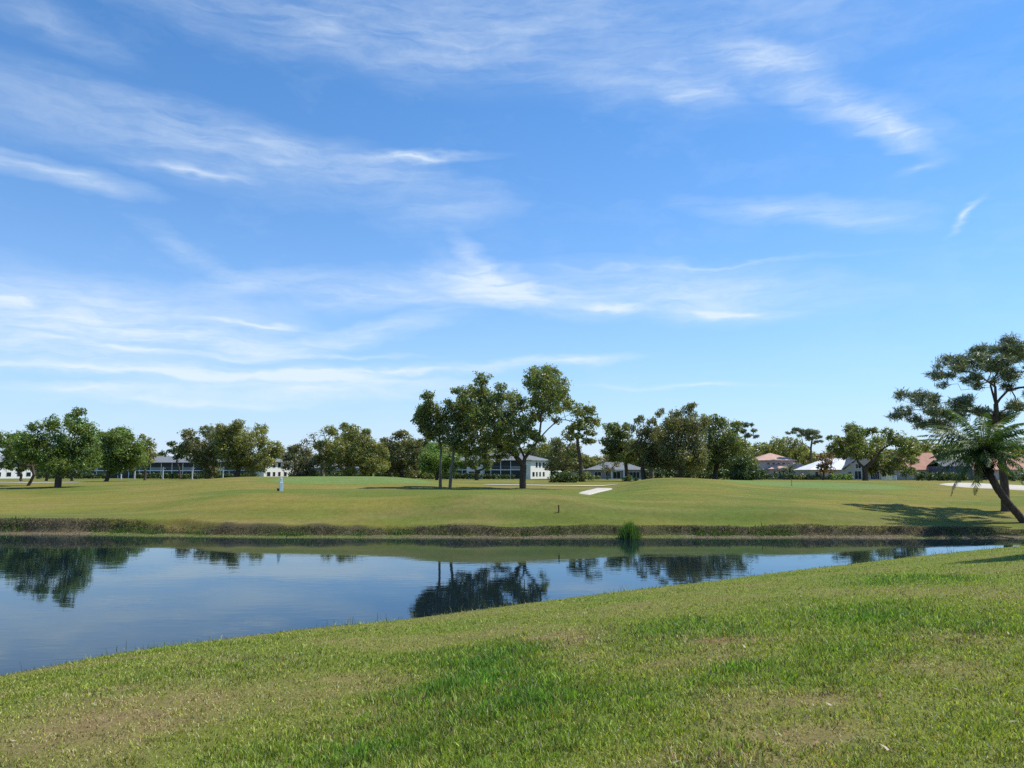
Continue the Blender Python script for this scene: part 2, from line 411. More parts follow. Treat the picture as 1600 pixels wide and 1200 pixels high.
for (cx, cy, hl, hw, ang, amt) in CLOUDS:
    a, e = azel(cx, cy); st = math.hypot(ray(cx, cy)[0], 1200) / 1200
    mp = mapping(N, L, WAE, (hl * PXR / st ** .5, hw * PXR, 1), (0, 0, -R(ang)), (a, e, 0), 'TEXTURE')
    g = N.new('ShaderNodeTexGradient'); g.gradient_type = 'SPHERICAL' if hw > 18 else 'QUADRATIC_SPHERE'; L.new(mp, g.inputs[0])
    acc = M('MULTIPLY_ADD', g.outputs[1], amt * (1.25 if hw > 18 else 1.75), acc if acc is not None else 0.0)
fib = noise(N, L, 9.0, 8, .64, mapping(N, L, WAE, (1.1, 9.0, 1), (0, 0, -.12)), .4)
fib2 = noise(N, L, 3.0, 8, .66, mapping(N, L, WAE, (1.6, 4.0, 1), (0, 0, .35)))
fm = M('MULTIPLY', M('ADD', fib.outputs[0], fib2.outputs[0]), 1.0)
fm = ramp(N, L, M('MULTIPLY', fm, .5), [(.37, (.28,) * 3), (.63, (1.35,) * 3)]).outputs[0]
gen = ramp(N, L, fib2.outputs[0], [(.5, (0,) * 3), (.85, (.16,) * 3)]).outputs[0]
dens = M('MULTIPLY_ADD', acc, fm, gen)
dens = M('MINIMUM', dens, .86)
# thin haze whitening towards the horizon
hz = M('MULTIPLY', M('POWER', 2.718, M('MULTIPLY', M('MAXIMUM', el, 0.0), -7.0)), .88)
dens2 = dens
skyc = mixrgb(N, L, sky.outputs[0], (.45, .86, 1.17), 1.0, 'MULTIPLY')
WORLD_S = .12
cl = (.62 / WORLD_S, .71 / WORLD_S, .80 / WORLD_S)
skyh = mixrgb(N, L, skyc, (.57 / WORLD_S, .62 / WORLD_S, .77 / WORLD_S), hz)
fin = mixrgb(N, L, skyh, cl, dens2)
L.new(fin, bg.inputs[0]); bg.inputs[1].default_value = WORLD_S

sc.view_settings.view_transform = 'Standard'; sc.view_settings.look = 'None'; sc.view_settings.exposure = .38; sc.view_settings.gamma = 1
sc.cycles.use_denoising = False; sc.cycles.sample_clamp_indirect = 1.5; sc.cycles.sample_clamp_direct = 6; sc.cycles.caustics_reflective = False; sc.cycles.caustics_refractive = False; sc.cycles.max_bounces = 6; sc.cycles.diffuse_bounces = 3; sc.cycles.transparent_max_bounces = 4

# ------------------------------------------------------------------ ground sheet
LUSH = [(760, 1055, 120, 45, 1.0), (800, 1085, 110, 40, .8), (1080, 985, 130, 22, .7), (1130, 1048, 70, 14, .9), (600, 1185, 120, 25, .6), (1350, 965, 130, 35, .55),
        (1150, 1065, 120, 25, .6), (930, 1090, 130, 40, .5), (1420, 905, 80, 10, .6), (1370, 912, 60, 6, .7), (980, 1110, 160, 35, .4), (1330, 1010, 90, 25, .4), (1120, 1180, 60, 20, .3), (640, 1140, 70, 25, .3),(420,1035,120,22,.35)]
DRY = [(885, 998, 60, 14, .9), (1100, 1000, 70, 13, .9), (1135, 1020, 60, 12, .8), (1250, 1175, 170, 40, .9), (130, 1130, 160, 38, .75), (430, 1085, 130, 30, .55), (1550, 1000, 70, 14, .7),
       (1470, 1045, 90, 22, .55), (905, 1030, 50, 10, .6), (240, 1080, 90, 20, .5), (620, 1115, 130, 26, .35), (1180, 1130, 90, 25, .45), (1000, 950, 160, 8, .3), (1500, 985, 70, 10, .4), (1340, 1100, 120, 24, .4), (1040, 1040, 50, 9, .5),(40,1170,80,25,.5)]
def _spots(lst):
    o = []
    for x, y, rx, ry, a in lst:
        p = on_ground(x, y); q = on_ground(x, y - ry); w = on_ground(x, y + ry)
        o.append((p.x, p.y, rx * p.y / 1230, max(.25, (q.y - w.y) / 2), a))
    return o
LUSHW, DRYW = _spots(LUSH), _spots(DRY)
def lushdry(X, Y):
    wx = X + 1.1 * (fbm(X * .9, Y * .9, 3) - .5); wy = Y + 1.1 * (fbm(X * .9 + 50, Y * .9, 3) - .5)
    l = np.zeros_like(X); d = np.zeros_like(X)
    for (x, y, rx, ry, a) in LUSHW: l = np.maximum(l, a * np.exp(-((wx - x) / rx) ** 2 - ((wy - y) / ry) ** 2))
    for (x, y, rx, ry, a) in DRYW: d = np.maximum(d, a * np.exp(-((wx - x) / rx) ** 2 - ((wy - y) / ry) ** 2))
    n = fbm(X * .55, Y * .55, 4); n2 = fbm(X * 1.7 + 9, Y * 1.7, 3)
    d = d * np.clip(-.1 + 1.7 * fbm(X * 2.6, Y * 2.6 + 4, 4), 0, 1.2) + .30 * sstep((n - .56) / .14); l = l * np.clip(.45 + 1.1 * n2, 0, 1.2) + .28 * sstep((.44 - n) / .14)
    return np.clip(l, 0, 1), np.clip(d, 0, 1)
GREENS = []
for (x, d, rx, ry) in ((1270, 100, 11.5, 9), (550, 103, 11, 7)):
    GREENS.append(((x - 800) / 1212 * d, d, rx, ry))
def mixc(a, b, t): return a * (1 - t[..., None]) + np.asarray(b) * t[..., None]
def ground_col(X, Y, Z):
    s = s_near(X, Y); tf = Y - far_y(X); near = s > -2
    l, d = lushdry(X, Y)
    c = np.zeros(X.shape + (3,)) + np.array((.150, .170, .034))
    c = mixc(c, (.075, .12, .024), l * .9); c = mixc(c, (.225, .140, .080), d * .9)
    # far fairway
    n = fbm(X * .05, Y * .09, 4); n2 = fbm(X * .11, Y * .55 + 40, 5)
    f = np.zeros_like(c) + np.array((.186, .168, .036))
    f = mixc(f, (.105, .140, .026), sstep((.58 - n) / .22) * .8)
    f = mixc(f, (.225, .182, .066), sstep((n2 - .52) / .2) * .6)
    g = sstep(1 - np.abs(tf - 5.2) / 3.4) * (.45 + .5 * (fbm(X * .06, 4.0, 3) - .3))
    f = mixc(f, (.100, .125, .028), np.clip(g, 0, .8))
    for (gx, gy, rx, ry) in GREENS:
        q = ((X - gx) / rx) ** 2 + ((Y - gy) / ry) ** 2
        f = mixc(f, (.130, .170, .034), sstep((1.9 - q) / .9) * .7); f = mixc(f, (.145, .205, .062), sstep((1.08 - q) / .2) * .85)
    mow = .5 + .5 * np.sin((Y + .18 * X + 3 * fbm(X * .03, Y * .05, 2)) * 1.9); f = f * (1 + .09 * (mow - .5))[..., None]
    f = f * (.90 + .2 * fbm(X * .5, Y * 1.6, 3))[..., None]
    far_wood = sstep((Y - 150) / 60)
    f = mixc(f, (.10, .13, .03), far_wood * .5)
    u = 800 + 1212 * X / np.clip(Y, 40, None)
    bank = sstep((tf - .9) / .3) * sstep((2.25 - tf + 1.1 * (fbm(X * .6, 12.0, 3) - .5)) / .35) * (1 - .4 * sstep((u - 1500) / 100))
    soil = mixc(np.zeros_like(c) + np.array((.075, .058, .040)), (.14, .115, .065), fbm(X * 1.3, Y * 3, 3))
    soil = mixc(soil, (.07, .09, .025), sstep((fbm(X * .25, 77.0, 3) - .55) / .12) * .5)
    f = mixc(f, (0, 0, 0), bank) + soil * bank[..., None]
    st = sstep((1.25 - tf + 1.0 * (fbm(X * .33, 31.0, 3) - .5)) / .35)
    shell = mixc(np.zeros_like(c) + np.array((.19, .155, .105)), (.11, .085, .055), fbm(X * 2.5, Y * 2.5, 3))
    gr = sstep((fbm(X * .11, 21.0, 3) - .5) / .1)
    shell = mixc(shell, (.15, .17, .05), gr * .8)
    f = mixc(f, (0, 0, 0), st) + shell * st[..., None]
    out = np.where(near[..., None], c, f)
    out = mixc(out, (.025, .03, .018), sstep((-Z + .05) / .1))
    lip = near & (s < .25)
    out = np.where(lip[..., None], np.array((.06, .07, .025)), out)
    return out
def nonuni(parts):
    o = []
    for a, b, st in parts: o.append(np.arange(a, b, st))
    return np.unique(np.concatenate(o))
gx = nonuni([(-1500, -400, 60), (-400, -120, 8), (-120, -42, .8), (-42, 44, .35), (44, 100, .8), (100, 400, 8), (400, 1501, 60)])
gy = nonuni([(-150, -10, 5), (-10, 14, .5), (14, 54, .4), (54, 63.5, .16), (63.5, 130, .55), (130, 260, 2.5), (260, 500, 12), (500, 1700, 60)])
GX, GY = np.meshgrid(gx, gy)
GZ = ground_z(GX, GY)
gc = ground_col(GX, GY, GZ)
nx, ny = len(gx), len(gy)
idx = np.arange(nx * ny).reshape(ny, nx)
quads = np.stack([idx[:-1, :-1], idx[:-1, 1:], idx[1:, 1:], idx[1:, :-1]], -1).reshape(-1, 4)
me = mesh_np('ground', np.stack([GX, GY, GZ], -1).reshape(-1, 3), quads, gc.reshape(-1, 3), True, TURF)
tag(link('ground', me), 'gently mounded golf course turf and pond banks', kind='structure')
b = MB(); b.poly((-420, -420, 0), (420, -420, 0), (420, 75, 0), (-420, 75, 0))
tag(b.build('pond_water', WATER), 'still blue pond reflecting trees and sky', kind='structure')

def drape(name, pts_px, mat, lift, label, tight=1.0):
    """a flat sheet cut to an outline on the turf, following the ground"""
    P = [on_ground(x, y) for x, y in pts_px]; P = [(p.x, p.y) for p in P]
    # smooth closed outline
    Q = []
    n = len(P)
    for i in range(n):
        p0, p1, p2, p3 = (np.array(P[(i + k - 1) % n]) for k in range(4))
        for t in np.linspace(0, 1, 6, endpoint=False):
            Q.append((1 - tight) * (p1 * (1 - t) + p2 * t) + tight * .5 * ((2 * p1) + (-p0 + p2) * t + (2 * p0 - 5 * p1 + 4 * p2 - p3) * t * t + (-p0 + 3 * p1 - 3 * p2 + p3) * t ** 3))
    Q = np.array(Q); c = Q.mean(0); V = [c]; F = []
    rings = 10
    for r in range(1, rings + 1): V += list(c + (Q - c) * r / rings)
    V = np.array(V); m = len(Q)
    z = ground_z(V[:, 0], V[:, 1]) + lift
    z[-m:] -= lift + .04
    F3 = np.array([(0, 1 + j, 1 + (j + 1) % m) for j in range(m)]); F4 = []
    for r in range(rings - 1):
        for j in range(m):
            a = 1 + r * m; bb = 1 + (r + 1) * m; F4.append((a + j, bb + j, bb + (j + 1) % m, a + (j + 1) % m))
    me = mesh_np(name, np.column_stack([V, z]), [F3, np.array(F4)], None, True, mat)
    o = link(name, me); tag(o, label, kind='structure'); return o
drape('sand_bunker', [(903, 771), (921, 773.4), (940, 768.5), (958, 764), (946, 763.2), (933, 763.4), (918, 767)], SAND, .10, 'white sand bunker beside the round green mound', .25)
drape('sand_bunker', [(1465, 756.5), (1500, 761), (1560, 764), (1640, 768), (1690, 767), (1640, 761.5), (1560, 757.5), (1500, 755)], SAND, .12, 'long white sand bunker behind the leaning palm')
def strip(name, pts_px, w, mat, lift, label):
    P = [on_ground(x, y) for x, y in pts_px]; Q = []
    for i in range(len(P) - 1):
        for t in np.linspace(0, 1, 14, endpoint=(i == len(P) - 2)): Q.append(P[i].lerp(P[i + 1], t))
    V = []
    for i, p in enumerate(Q):
        t = (Q[min(i + 1, len(Q) - 1)] - Q[max(i - 1, 0)]); t.z = 0; t.normalize(); nrm = Vector((-t.y, t.x, 0))
        for s in (-1, -.33, .33, 1):
            q = p + nrm * w * s; V.append((q.x, q.y, gz(q.x, q.y) + lift))
    F = [(i * 4 + j, i * 4 + 4 + j, i * 4 + 5 + j, i * 4 + 1 + j) for i in range(len(Q) - 1) for j in range(3)]
    tag(link(name, mesh_np(name, V, np.array(F), None, True, mat)), label, kind='structure')
strip('path', [(760, 757.5), (830, 758.6), (900, 759.3), (955, 758.6)], 1.6, PATHM, .07, 'pale cart path passing behind the big oak')
strip('path', [(-60, 753.6), (30, 754.2), (80, 754.4), (125, 754)], 1.5, PATHM, .07, 'pale cart path behind the left trees')

# ------------------------------------------------------------------ grass as stuff
def blades(name, X, Y, Z, hgt, wid, col, lean, label, segs=True, mat=BLADE, az=None, hang=None):
    n = len(X); rg = RNG
    a = rg.random(n) * 6.2832; fa = rg.random(n) * 6.2832
    tx, ty = np.cos(a), np.sin(a)
    lx, ly = np.cos(fa) * lean * hgt, np.sin(fa) * lean * hgt
    B = np.stack([X, Y, Z - .008], 1); W = np.stack([tx, ty, np.zeros(n)], 1) * (wid / 2)[:, None]
    up = np.sqrt(np.clip(1 - lean ** 2, .1, 1)) * hgt
    if hang is not None: up = up * hang
    Md = B + np.stack([lx * .35, ly * .35, up * .6], 1); T = B + np.stack([lx, ly, up], 1)
    V = np.stack([B - W, B + W, Md + W * .8, Md - W * .8, T], 1).reshape(-1, 3)
    i = np.arange(n)[:, None] * 5
    F4 = i + np.array([[0, 1, 2, 3]]); F3 = i + np.array([[3, 2, 4]])
    C = np.repeat(col, 5, 0)
    o = link(name, mesh_np(name, V, [F4, F3], C, False, mat)); tag(o, label, kind='stuff'); return o

def near_grass():
    n = 1300000
    Y = 3.6 * (52 / 3.6) ** RNG.random(n)          # log-uniform: density ~ 1/Y per row, 1/Y^2 per area
    keepw = np.clip((7.0 / Y), .25, 1) if False else np.ones(n)
    X = (RNG.random(n) * 2 - 1) * (.80 * Y + .5)
    s = s_near(X, Y)
    ok = (s > -.10) & (s < 60)
    X, Y, s = X[ok], Y[ok], s[ok]
    keep = RNG.random(len(X)) < np.clip(12 / Y, .35, 1) * .62; X, Y, s = X[keep], Y[keep], s[keep]
    l, d = lushdry(X, Y)
    bare = RNG.random(len(X)) < d * .35 + .5 * (fbm(X * 7, Y * 7 + 5, 2) < .38); X, Y, s, l, d = X[~bare], Y[~bare], s[~bare], l[~bare], d[~bare]
    n = len(X); Z = ground_z(X, Y)
    sc_ = (np.clip(Y, 4, None) / 4.5) ** .5
    r = RNG.random(n)
    h = (.024 + .030 * r) * sc_ ** .22 * (1 + 1.3 * l) * (1 - .25 * d)
    tuft = fbm(X * 5, Y * 5, 2); h *= .45 + 1.2 * tuft
    edge = np.clip(1 - np.abs(s - .15) / .5, 0, 1); h *= 1 + 2.2 * edge * RNG.random(n) ** 2 * (.4 + 1.2 * (fbm(X * 1.1, Y * 1.1 + 70, 2) > .5))
    w = (.0052 + .0045 * RNG.random(n)) * sc_ ** .95 * (1 + .4 * l)
    lean = np.clip(.68 + .26 * RNG.standard_normal(n) - .25 * l + .25 * d, .1, .96)
    c = np.zeros((n, 3)) + np.array((.305, .335, .050))
    c = mixc(c, (.150, .275, .040), np.clip(l * .85 + .25 * RNG.random(n) * (1 - d), 0, 1))
    straw = (RNG.random(n) < (.09 + .62 * d) * (1 - .8 * l)).astype(float)
    c = mixc(c, (.56, .43, .23), straw * (.5 + .5 * RNG.random(n)))
    brown = (RNG.random(n) < .05 + .15 * d).astype(float); c = mixc(c, (.34, .20, .11), brown * .85); c = mixc(c, (.36, .235, .135), (RNG.random(n) < .5 * d) * .8)
    dark = (fbm(X * 4.5 + 3, Y * 4.5, 3) < .40) * .45; c *= (1 - dark * RNG.random(n))[:, None]
    c *= np.exp(.45 * RNG.standard_normal(n)).clip(.3, 2.2)[:, None]; c = np.clip(c, 0, .62)
    print('near blades', n)
    blades('grass', X, Y, Z, h, w, c, lean, 'short patchy green and straw lawn grass')
near_grass()

def lawn_bits():
    n = 420; X = -14 + 50 * RNG.random(n); Y = near_y(X) - .05 - .5 * RNG.random(n) ** 2; Z = ground_z(X, Y)
    keep = fbm(X * .5, 14.0, 3) > .45; X, Y, Z = X[keep], Y[keep], Z[keep]; n = len(X)
    c = np.array((.16, .17, .06)) * (.5 + RNG.random(n))[:, None]; c = mixc(c, (.30, .22, .12), (RNG.random(n) < .3) * .8)
    blades('shore_weeds', X, Y, Z, .12 + .26 * RNG.random(n) ** 2, .010 + .012 * RNG.random(n), c, np.clip(.3 + .2 * RNG.standard_normal(n), .05, .8), 'thin weeds growing along the near pond edge')
    n = 500; Y = 3.8 + 20 * RNG.random(n) ** 1.3; X = (RNG.random(n) * 2 - 1) * .8 * Y; ok = s_near(X, Y) > .5; X, Y = X[ok], Y[ok]; n = len(X); Z = ground_z(X, Y) + .03
    c = np.array((.30, .19, .10)) * (.5 + 1.0 * RNG.random(n))[:, None]; c = mixc(c, (.62, .55, .42), (RNG.random(n) < .2) * .9)
    blades('fallen_leaves', X, Y, Z, .04 + .05 * RNG.random(n), .018 + .015 * RNG.random(n), c, np.full(n, .95), 'dry fallen leaves scattered over the near lawn')
lawn_bits()

def bank_grass():
    n = 60000
    u = -.8 + 1.6 * RNG.random(n); X = u * 58
    fy = far_y(X); b = RNG.random(n)
    Y = fy + 1.0 + 1.2 * b ** .8 + 1.0 * (fbm(X * .33, 31.0, 3) - .5)
    Z = ground_z(X, Y)
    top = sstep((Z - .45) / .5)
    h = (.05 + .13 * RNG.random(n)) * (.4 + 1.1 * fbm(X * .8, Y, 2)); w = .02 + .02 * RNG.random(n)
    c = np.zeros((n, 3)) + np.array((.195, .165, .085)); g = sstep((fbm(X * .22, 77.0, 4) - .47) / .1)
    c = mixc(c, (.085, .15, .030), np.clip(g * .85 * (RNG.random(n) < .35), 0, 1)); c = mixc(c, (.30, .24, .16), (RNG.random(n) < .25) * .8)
    c = mixc(c, (.045, .038, .026), (RNG.random(n) < .75 * (1 - top)) * .85); c = mixc(c, (.27, .23, .13), (RNG.random(n) < .6 * top) * .8)  # lower blades darkened for the shade of the bank face, top fringe tan
    c *= (.6 + .7 * RNG.random(n))[:, None]
    lean = np.clip(.75 + .2 * RNG.standard_normal(n), .3, .97)
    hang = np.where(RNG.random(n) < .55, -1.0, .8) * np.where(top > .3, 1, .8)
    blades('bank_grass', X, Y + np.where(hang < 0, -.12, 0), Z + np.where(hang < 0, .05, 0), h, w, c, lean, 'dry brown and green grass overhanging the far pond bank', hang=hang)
    n = 3600; cx_ = RNG.random(70) * 92 - 46; k_ = RNG.integers(0, 30, n); sp = .25 + .5 * RNG.random(70)
    X = cx_[k_] + RNG.standard_normal(n) * sp[k_]; Y = far_y(X) + 1.25 + 1.0 * (fbm(X * .33, 31.0, 3) - .5) + .3 * RNG.standard_normal(n); Z = ground_z(X, Y)
    c = np.array((.10, .165, .035)) * (.4 + 1.0 * RNG.random(n))[:, None]
    blades('bank_weeds', X, Y, Z, .12 + .28 * RNG.random(n) * sp[k_] / .5, .03 + .03 * RNG.random(n), c, np.clip(.5 + .3 * RNG.standard_normal(n), .1, .95), 'bright green weeds growing out of the far bank')
    # low litter and algae along the waterline
    n = 26000; X = (-.8 + 1.6 * RNG.random(n)) * 57; Y = far_y(X) + 1.3 * RNG.random(n) - .05; Z = ground_z(X, Y)
    g = sstep((fbm(X * .11, 21.0, 3) - .5) / .1)
    c = np.zeros((n, 3)) + np.array((.34, .29, .20)); c = mixc(c, (.14, .105, .07), (RNG.random(n) < .5) * .9); c = mixc(c, (.16, .20, .05), g * (RNG.random(n) < .8))
    blades('shore_litter', X, Y, Z, .05 + .09 * RNG.random(n), .03 + .03 * RNG.random(n), c, np.full(n, .93), 'pale dead reed litter along the far waterline')
bank_grass()

# ------------------------------------------------------------------ trees
UP = np.array((0, 0, 1.0))
GREEN = {   # leaf reflectance: lit olive oak, bright spring green, grey moss and so on
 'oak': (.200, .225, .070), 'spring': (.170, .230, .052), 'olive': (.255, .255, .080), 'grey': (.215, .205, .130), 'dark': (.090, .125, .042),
 'moss': (.200, .196, .085), 'light': (.180, .265, .060), 'red': (.290, .175, .095), 'pine': (.190, .220, .120), 'bare': (.26, .23, .18)}
def skeleton(start, limbs, blobs, rg, step=1.0):
    """nodes, parents and load along the limbs and out to every clump (local coordinates)"""
    P = [np.zeros(3)]; par = [-1]; load = [0.0]; trunk = [0]; main = []
    def near(q): return int(np.argmin([np.linalg.norm(p - q) for p in P]))
    for li, lb in enumerate(limbs):
        prev = 0 if li == 0 else near(lb[0])
        for q in lb[1:] if li else lb:
            if np.linalg.norm(P[prev] - q) < .05: continue
            P.append(np.array(q)); par.append(prev); load.append(0.0); prev = len(P) - 1
            if li: main.append(prev)
        if li == 0: main.append(prev)
    main0 = list(main) if len(limbs) > 1 else [len(P) - 1]
    ends = []
    if len(limbs) == 1: main0 = [len(P) - 1]
    cand = main0[:]
    fork = P[main0[0]]
    for (c, r) in sorted(blobs, key=lambda t: np.linalg.norm(t[0] - fork)):
        cost = [np.linalg.norm(P[i] - c) + .12 * np.linalg.norm(P[i] - fork) + (1.5 if P[i][2] > c[2] + .5 else 0) for i in cand]
        prev = cand[int(np.argmin(cost))]; a = P[prev]; D = np.linalg.norm(c - a); n = max(2, int(D / step))
        side = rg.standard_normal(3) * .10 * D; side[2] = abs(side[2]) * .6
        for k in range(1, n + 1):
            t = k / n; q = a + (c - a) * t + side * math.sin(math.pi * t) + rg.standard_normal(3) * .05 * min(D, 2) * (k < n)
            P.append(q); par.append(prev); load.append(0.0); prev = len(P) - 1; cand.append(prev)
        load[prev] += r * r; ends.append((prev, c, r))
        for k in range(5):
            w = rg.standard_normal(3); w /= np.linalg.norm(w); w[2] = w[2] * .7 + .15
            m = c + w * r * .45 + rg.standard_normal(3) * .1 * r; P.append(m); par.append(prev); load.append(r * r * .10); j = len(P) - 1
            P.append(c + w * r * .9 + rg.standard_normal(3) * .12 * r); par.append(j); load.append(r * r * .03)
    tot = load[:]
    for i in range(len(P) - 1, 0, -1): tot[par[i]] += tot[i]
    return np.array(P), par, np.array(tot)
def limb_mesh(P, par, tot, rb, rmin=.025):
    rad = np.maximum(rb * (tot / max(tot[0], 1e-6)) ** .60, rmin); rad *= 1 - .4 * np.clip(P[:, 2] / max(P[:, 2].max(), .1), 0, 1); rad[0] = rb
    V, F = [], []; n = 7
    ang = np.arange(n) * 2 * math.pi / n
    for i in range(1, len(P)):
        p = par[i]; a, b = P[p], P[i]; t = b - a; Ln = np.linalg.norm(t)
        if Ln < 1e-4: continue
        t = t / Ln; u = np.cross(t, (0.03, 1, 0.02)); u /= np.linalg.norm(u); w = np.cross(t, u)
        ra = min(rad[p], rad[i] * 1.3); rb_ = rad[i]
        if p == 0: ra = rb * 1.3
        o = len(V); ring = np.cos(ang)[:, None] * u + np.sin(ang)[:, None] * w
        V += list(a - t * min(.3 * ra, .1) + ring * ra); V += list(b + t * min(.3 * rb_, .1) + ring * rb_)
        F += [(o + j, o + (j + 1) % n, o + n + (j + 1) % n, o + n + j) for j in range(n)]
    return np.array(V), np.array(F)
def leaf_cards(blobs, rg, leaf, dens, col, wid=.55, flat=.8, droop=0.0, sub=1.0, lumpy=.9, tuft=False):
    Ps, Ns, Cs, As = [], [], [], []
    base = np.array(col)
    for (c, r) in blobs:
        ns = max(8, int(17 * sub * (1 + r * .9)))
        w = rg.standard_normal((ns, 3)); w /= np.linalg.norm(w, axis=1)[:, None]
        rr = r * (.35 + .65 * rg.random(ns) ** .5)
        sc_ = w * rr[:, None]; sc_[:, 2] *= flat
        sr = np.clip(r * .25, .22, 1.1) * (.6 + .8 * rg.random(ns))
        n = int(dens * (4.3 if tuft else 3.1) * math.pi * r * r / (leaf * leaf * wid * .5)); n = max(n, 30)
        k = rg.integers(0, ns, n)
        g = rg.standard_normal((n, 3)); g[:, 2] *= .8
        gl = np.linalg.norm(g, axis=1); g *= (np.minimum(gl, 2.7) / gl)[:, None]
        pos = sc_[k] + g * (sr[k] * .68)[:, None]
        if droop:
            dz = rg.random(n) ** 1.6 * droop * r; pos[:, 2] -= dz
        nr = pos / r * .8 + g * .35 + UP * .5 + rg.standard_normal((n, 3)) * 1.0
        nr /= np.linalg.norm(nr, axis=1)[:, None]
        tint = rg.standard_normal(ns) * .20
        cc = base * np.clip(1 + tint[k] + .16 * rg.standard_normal(n), .45, 1.8)[:, None]
        yel = np.clip(rg.standard_normal(ns)[k] * .10 + .06 * rg.standard_normal(n), -.25, .3)
        cc[:, 0] *= 1 + yel; cc[:, 2] *= 1 - yel
        Ps.append(pos + c); Ns.append(nr); Cs.append(cc); As.append(g)
    P = np.concatenate(Ps); Nn = np.concatenate(Ns); C = np.concatenate(Cs); A = np.concatenate(As); n = len(P)
    if tuft:                               # needles fan out from the tuft centre
        ax = A + UP * .5 + rg.standard_normal((n, 3)) * .4
    else:
        ax = rg.standard_normal((n, 3))
        if droop: ax[:, 2] -= 1.6
    ax -= (ax * Nn).sum(1)[:, None] * Nn; ax /= np.linalg.norm(ax, axis=1)[:, None] + 1e-9
    bx = np.cross(Nn, ax)
    L_ = (leaf * (.65 + .7 * rg.random(n)))[:, None]; W_ = L_ * wid * .5
    V = np.stack([P - ax * L_ * .5, P + bx * W_ - ax * L_ * .05, P + ax * L_ * .5, P - bx * W_ - ax * L_ * .05], 1).reshape(-1, 3)
    F = np.arange(n * 4).reshape(-1, 4)
    return V, F, np.repeat(np.clip(C, .004, .6), 4, 0)
def tree(label, base, d, blobs, rb, kind='oak', limbs=None, leaf=None, dens=1.0, droop=0.0, name='oak_tree', cat='tree', group=None, depth=.8,
         bark=None, wid=.55, flat=.8, fork=.45, seed=None, tuft=False, back=.5, zoff=0.0, sub=1.0, fat=1.14, fill=.75):
    rg = np.random.default_rng(seed if seed is not None else int(base[0] * 7 + base[1] * 13 + d * 3) % 99991)
    W = at(base[0], base[1], d); B = np.array((W.x, d, gz(W.x, d) - .15 + zoff)); k = d / 1212
    pts = np.array([np.array(at(x, y, d)) for x, y, r in blobs]) - B
    rr = np.array([r for x, y, r in blobs]) * k * fat
    half = max(1.0, (pts[:, 0].max() - pts[:, 0].min()) / 2); cx = (pts[:, 0].max() + pts[:, 0].min()) / 2
    bl = []
    for p, r in zip(pts, rr):
        q = p.copy(); room = math.sqrt(max(0.05, 1 - min(1, abs(p[0] - cx) / (half + r)) ** 2)) * half * depth
        q[1] += (rg.random() * 2 - 1) * room; q *= np.array((1 + q[1] / d, 1, 1)); q[2] += (q[1] / d) * (q[2] + B[2] - H) if False else 0
        bl.append((q, r))
        if rg.random() < fill:
            w = rg.standard_normal(3); w *= .8 * r / np.linalg.norm(w); w[2] *= .6; bl.append((q + w, r * .7))
        if rg.random() < back and room > r:                # the far side of the crown
            q2 = p.copy(); q2[1] += (room if q[1] < 0 else -room) * (.5 + .4 * rg.random()); q2[0] += rg.standard_normal() * r * .5; q2[2] -= .25 * r
            bl.append((q2, r * .9))
    if limbs is None:
        low = pts[:, 2].min(); f = np.array((pts[:, 0].mean() * .3, 0, max(1.0, pts[:, 2].mean() * fork)))
        lm = [[np.array((0, 0, 0.)), f * np.array((.5, 0, .5)) + rg.standard_normal(3) * .1, f]]
    else:
        lm = []
        for lb in limbs:
            q = [np.array(at(x, y, d)) - B for x, y in lb]
            if lm:
                for i in range(1, len(q)): q[i][1] += rg.standard_normal() * .5
            lm.append(q)
    P, par, tot = skeleton(None, lm, bl, rg)
    V, F = limb_mesh(P, par, tot, rb * k)
    root = empty(name, B); tag(root, label, cat, group)
    link('trunk', mesh_np('trunk', V, F, None, True, bark or BARK), root)
    lf = (leaf or max(.26, .0026 * d)) * (1 if tuft else .92)
    V, F, C = leaf_cards(bl, rg, lf, dens, GREEN[kind], wid, flat, droop, sub, tuft=tuft)
    link('crown', mesh_np('crown', V, F, C, False, NEEDLE if tuft else LEAF), root)
    return root

# --- the big oak in the middle and the slim trees beside it
tree('big live oak with a dark forked trunk, tallest tree in mid picture', (817, 765), 91,
 [(845,580,17),(862,585,15),(830,594,13),(875,600,12),(850,605,18),(868,615,13),(840,620,12),(880,632,11),(860,640,13),(893,630,9),(905,640,11),(918,647,12),(926,662,9),(903,660,9),
  (800,620,11),(810,637,12),(790,628,12),(775,642,13),(800,652,16),(820,655,12),(826,670,11),(790,666,17),(760,655,15),(805,682,14),(775,680,17),(840,652,8),
  (752,598,11),(745,610,13),(730,615,12),(762,616,13),(720,626,10),(740,632,17),(765,632,13),(715,612,7),(728,645,17),(745,655,17),(717,655,13),(727,672,14),(746,680,15),(762,690,13),(736,692,11),(780,700,10),(800,699,8),(755,703,9),(740,706,9),(760,713,7),(776,712,7),(792,711,6),(722,702,8),(805,706,5),(816,692,8),(828,702,6),(800,692,10),(832,648,8),(862,622,9),(872,642,7),(782,612,8),(812,668,10),(700,628,7),
  (843,690,7),(848,700,6),(836,680,8),(870,655,7)],
 5.6, 'oak', [[(817,764),(817,745),(818,728),(820,716)],[(818,728),(806,713),(790,702),(772,692),(750,680)],[(820,718),(812,698),(805,678),(798,655),(790,635)],
  [(820,716),(832,701),(842,686),(845,662),(847,630),(850,600)],[(842,686),(856,671),(872,656),(890,648),(908,640)]], leaf=.27, dens=.85, back=.3, depth=.6, fat=1.22, fill=.85, seed=21, sub=.8)
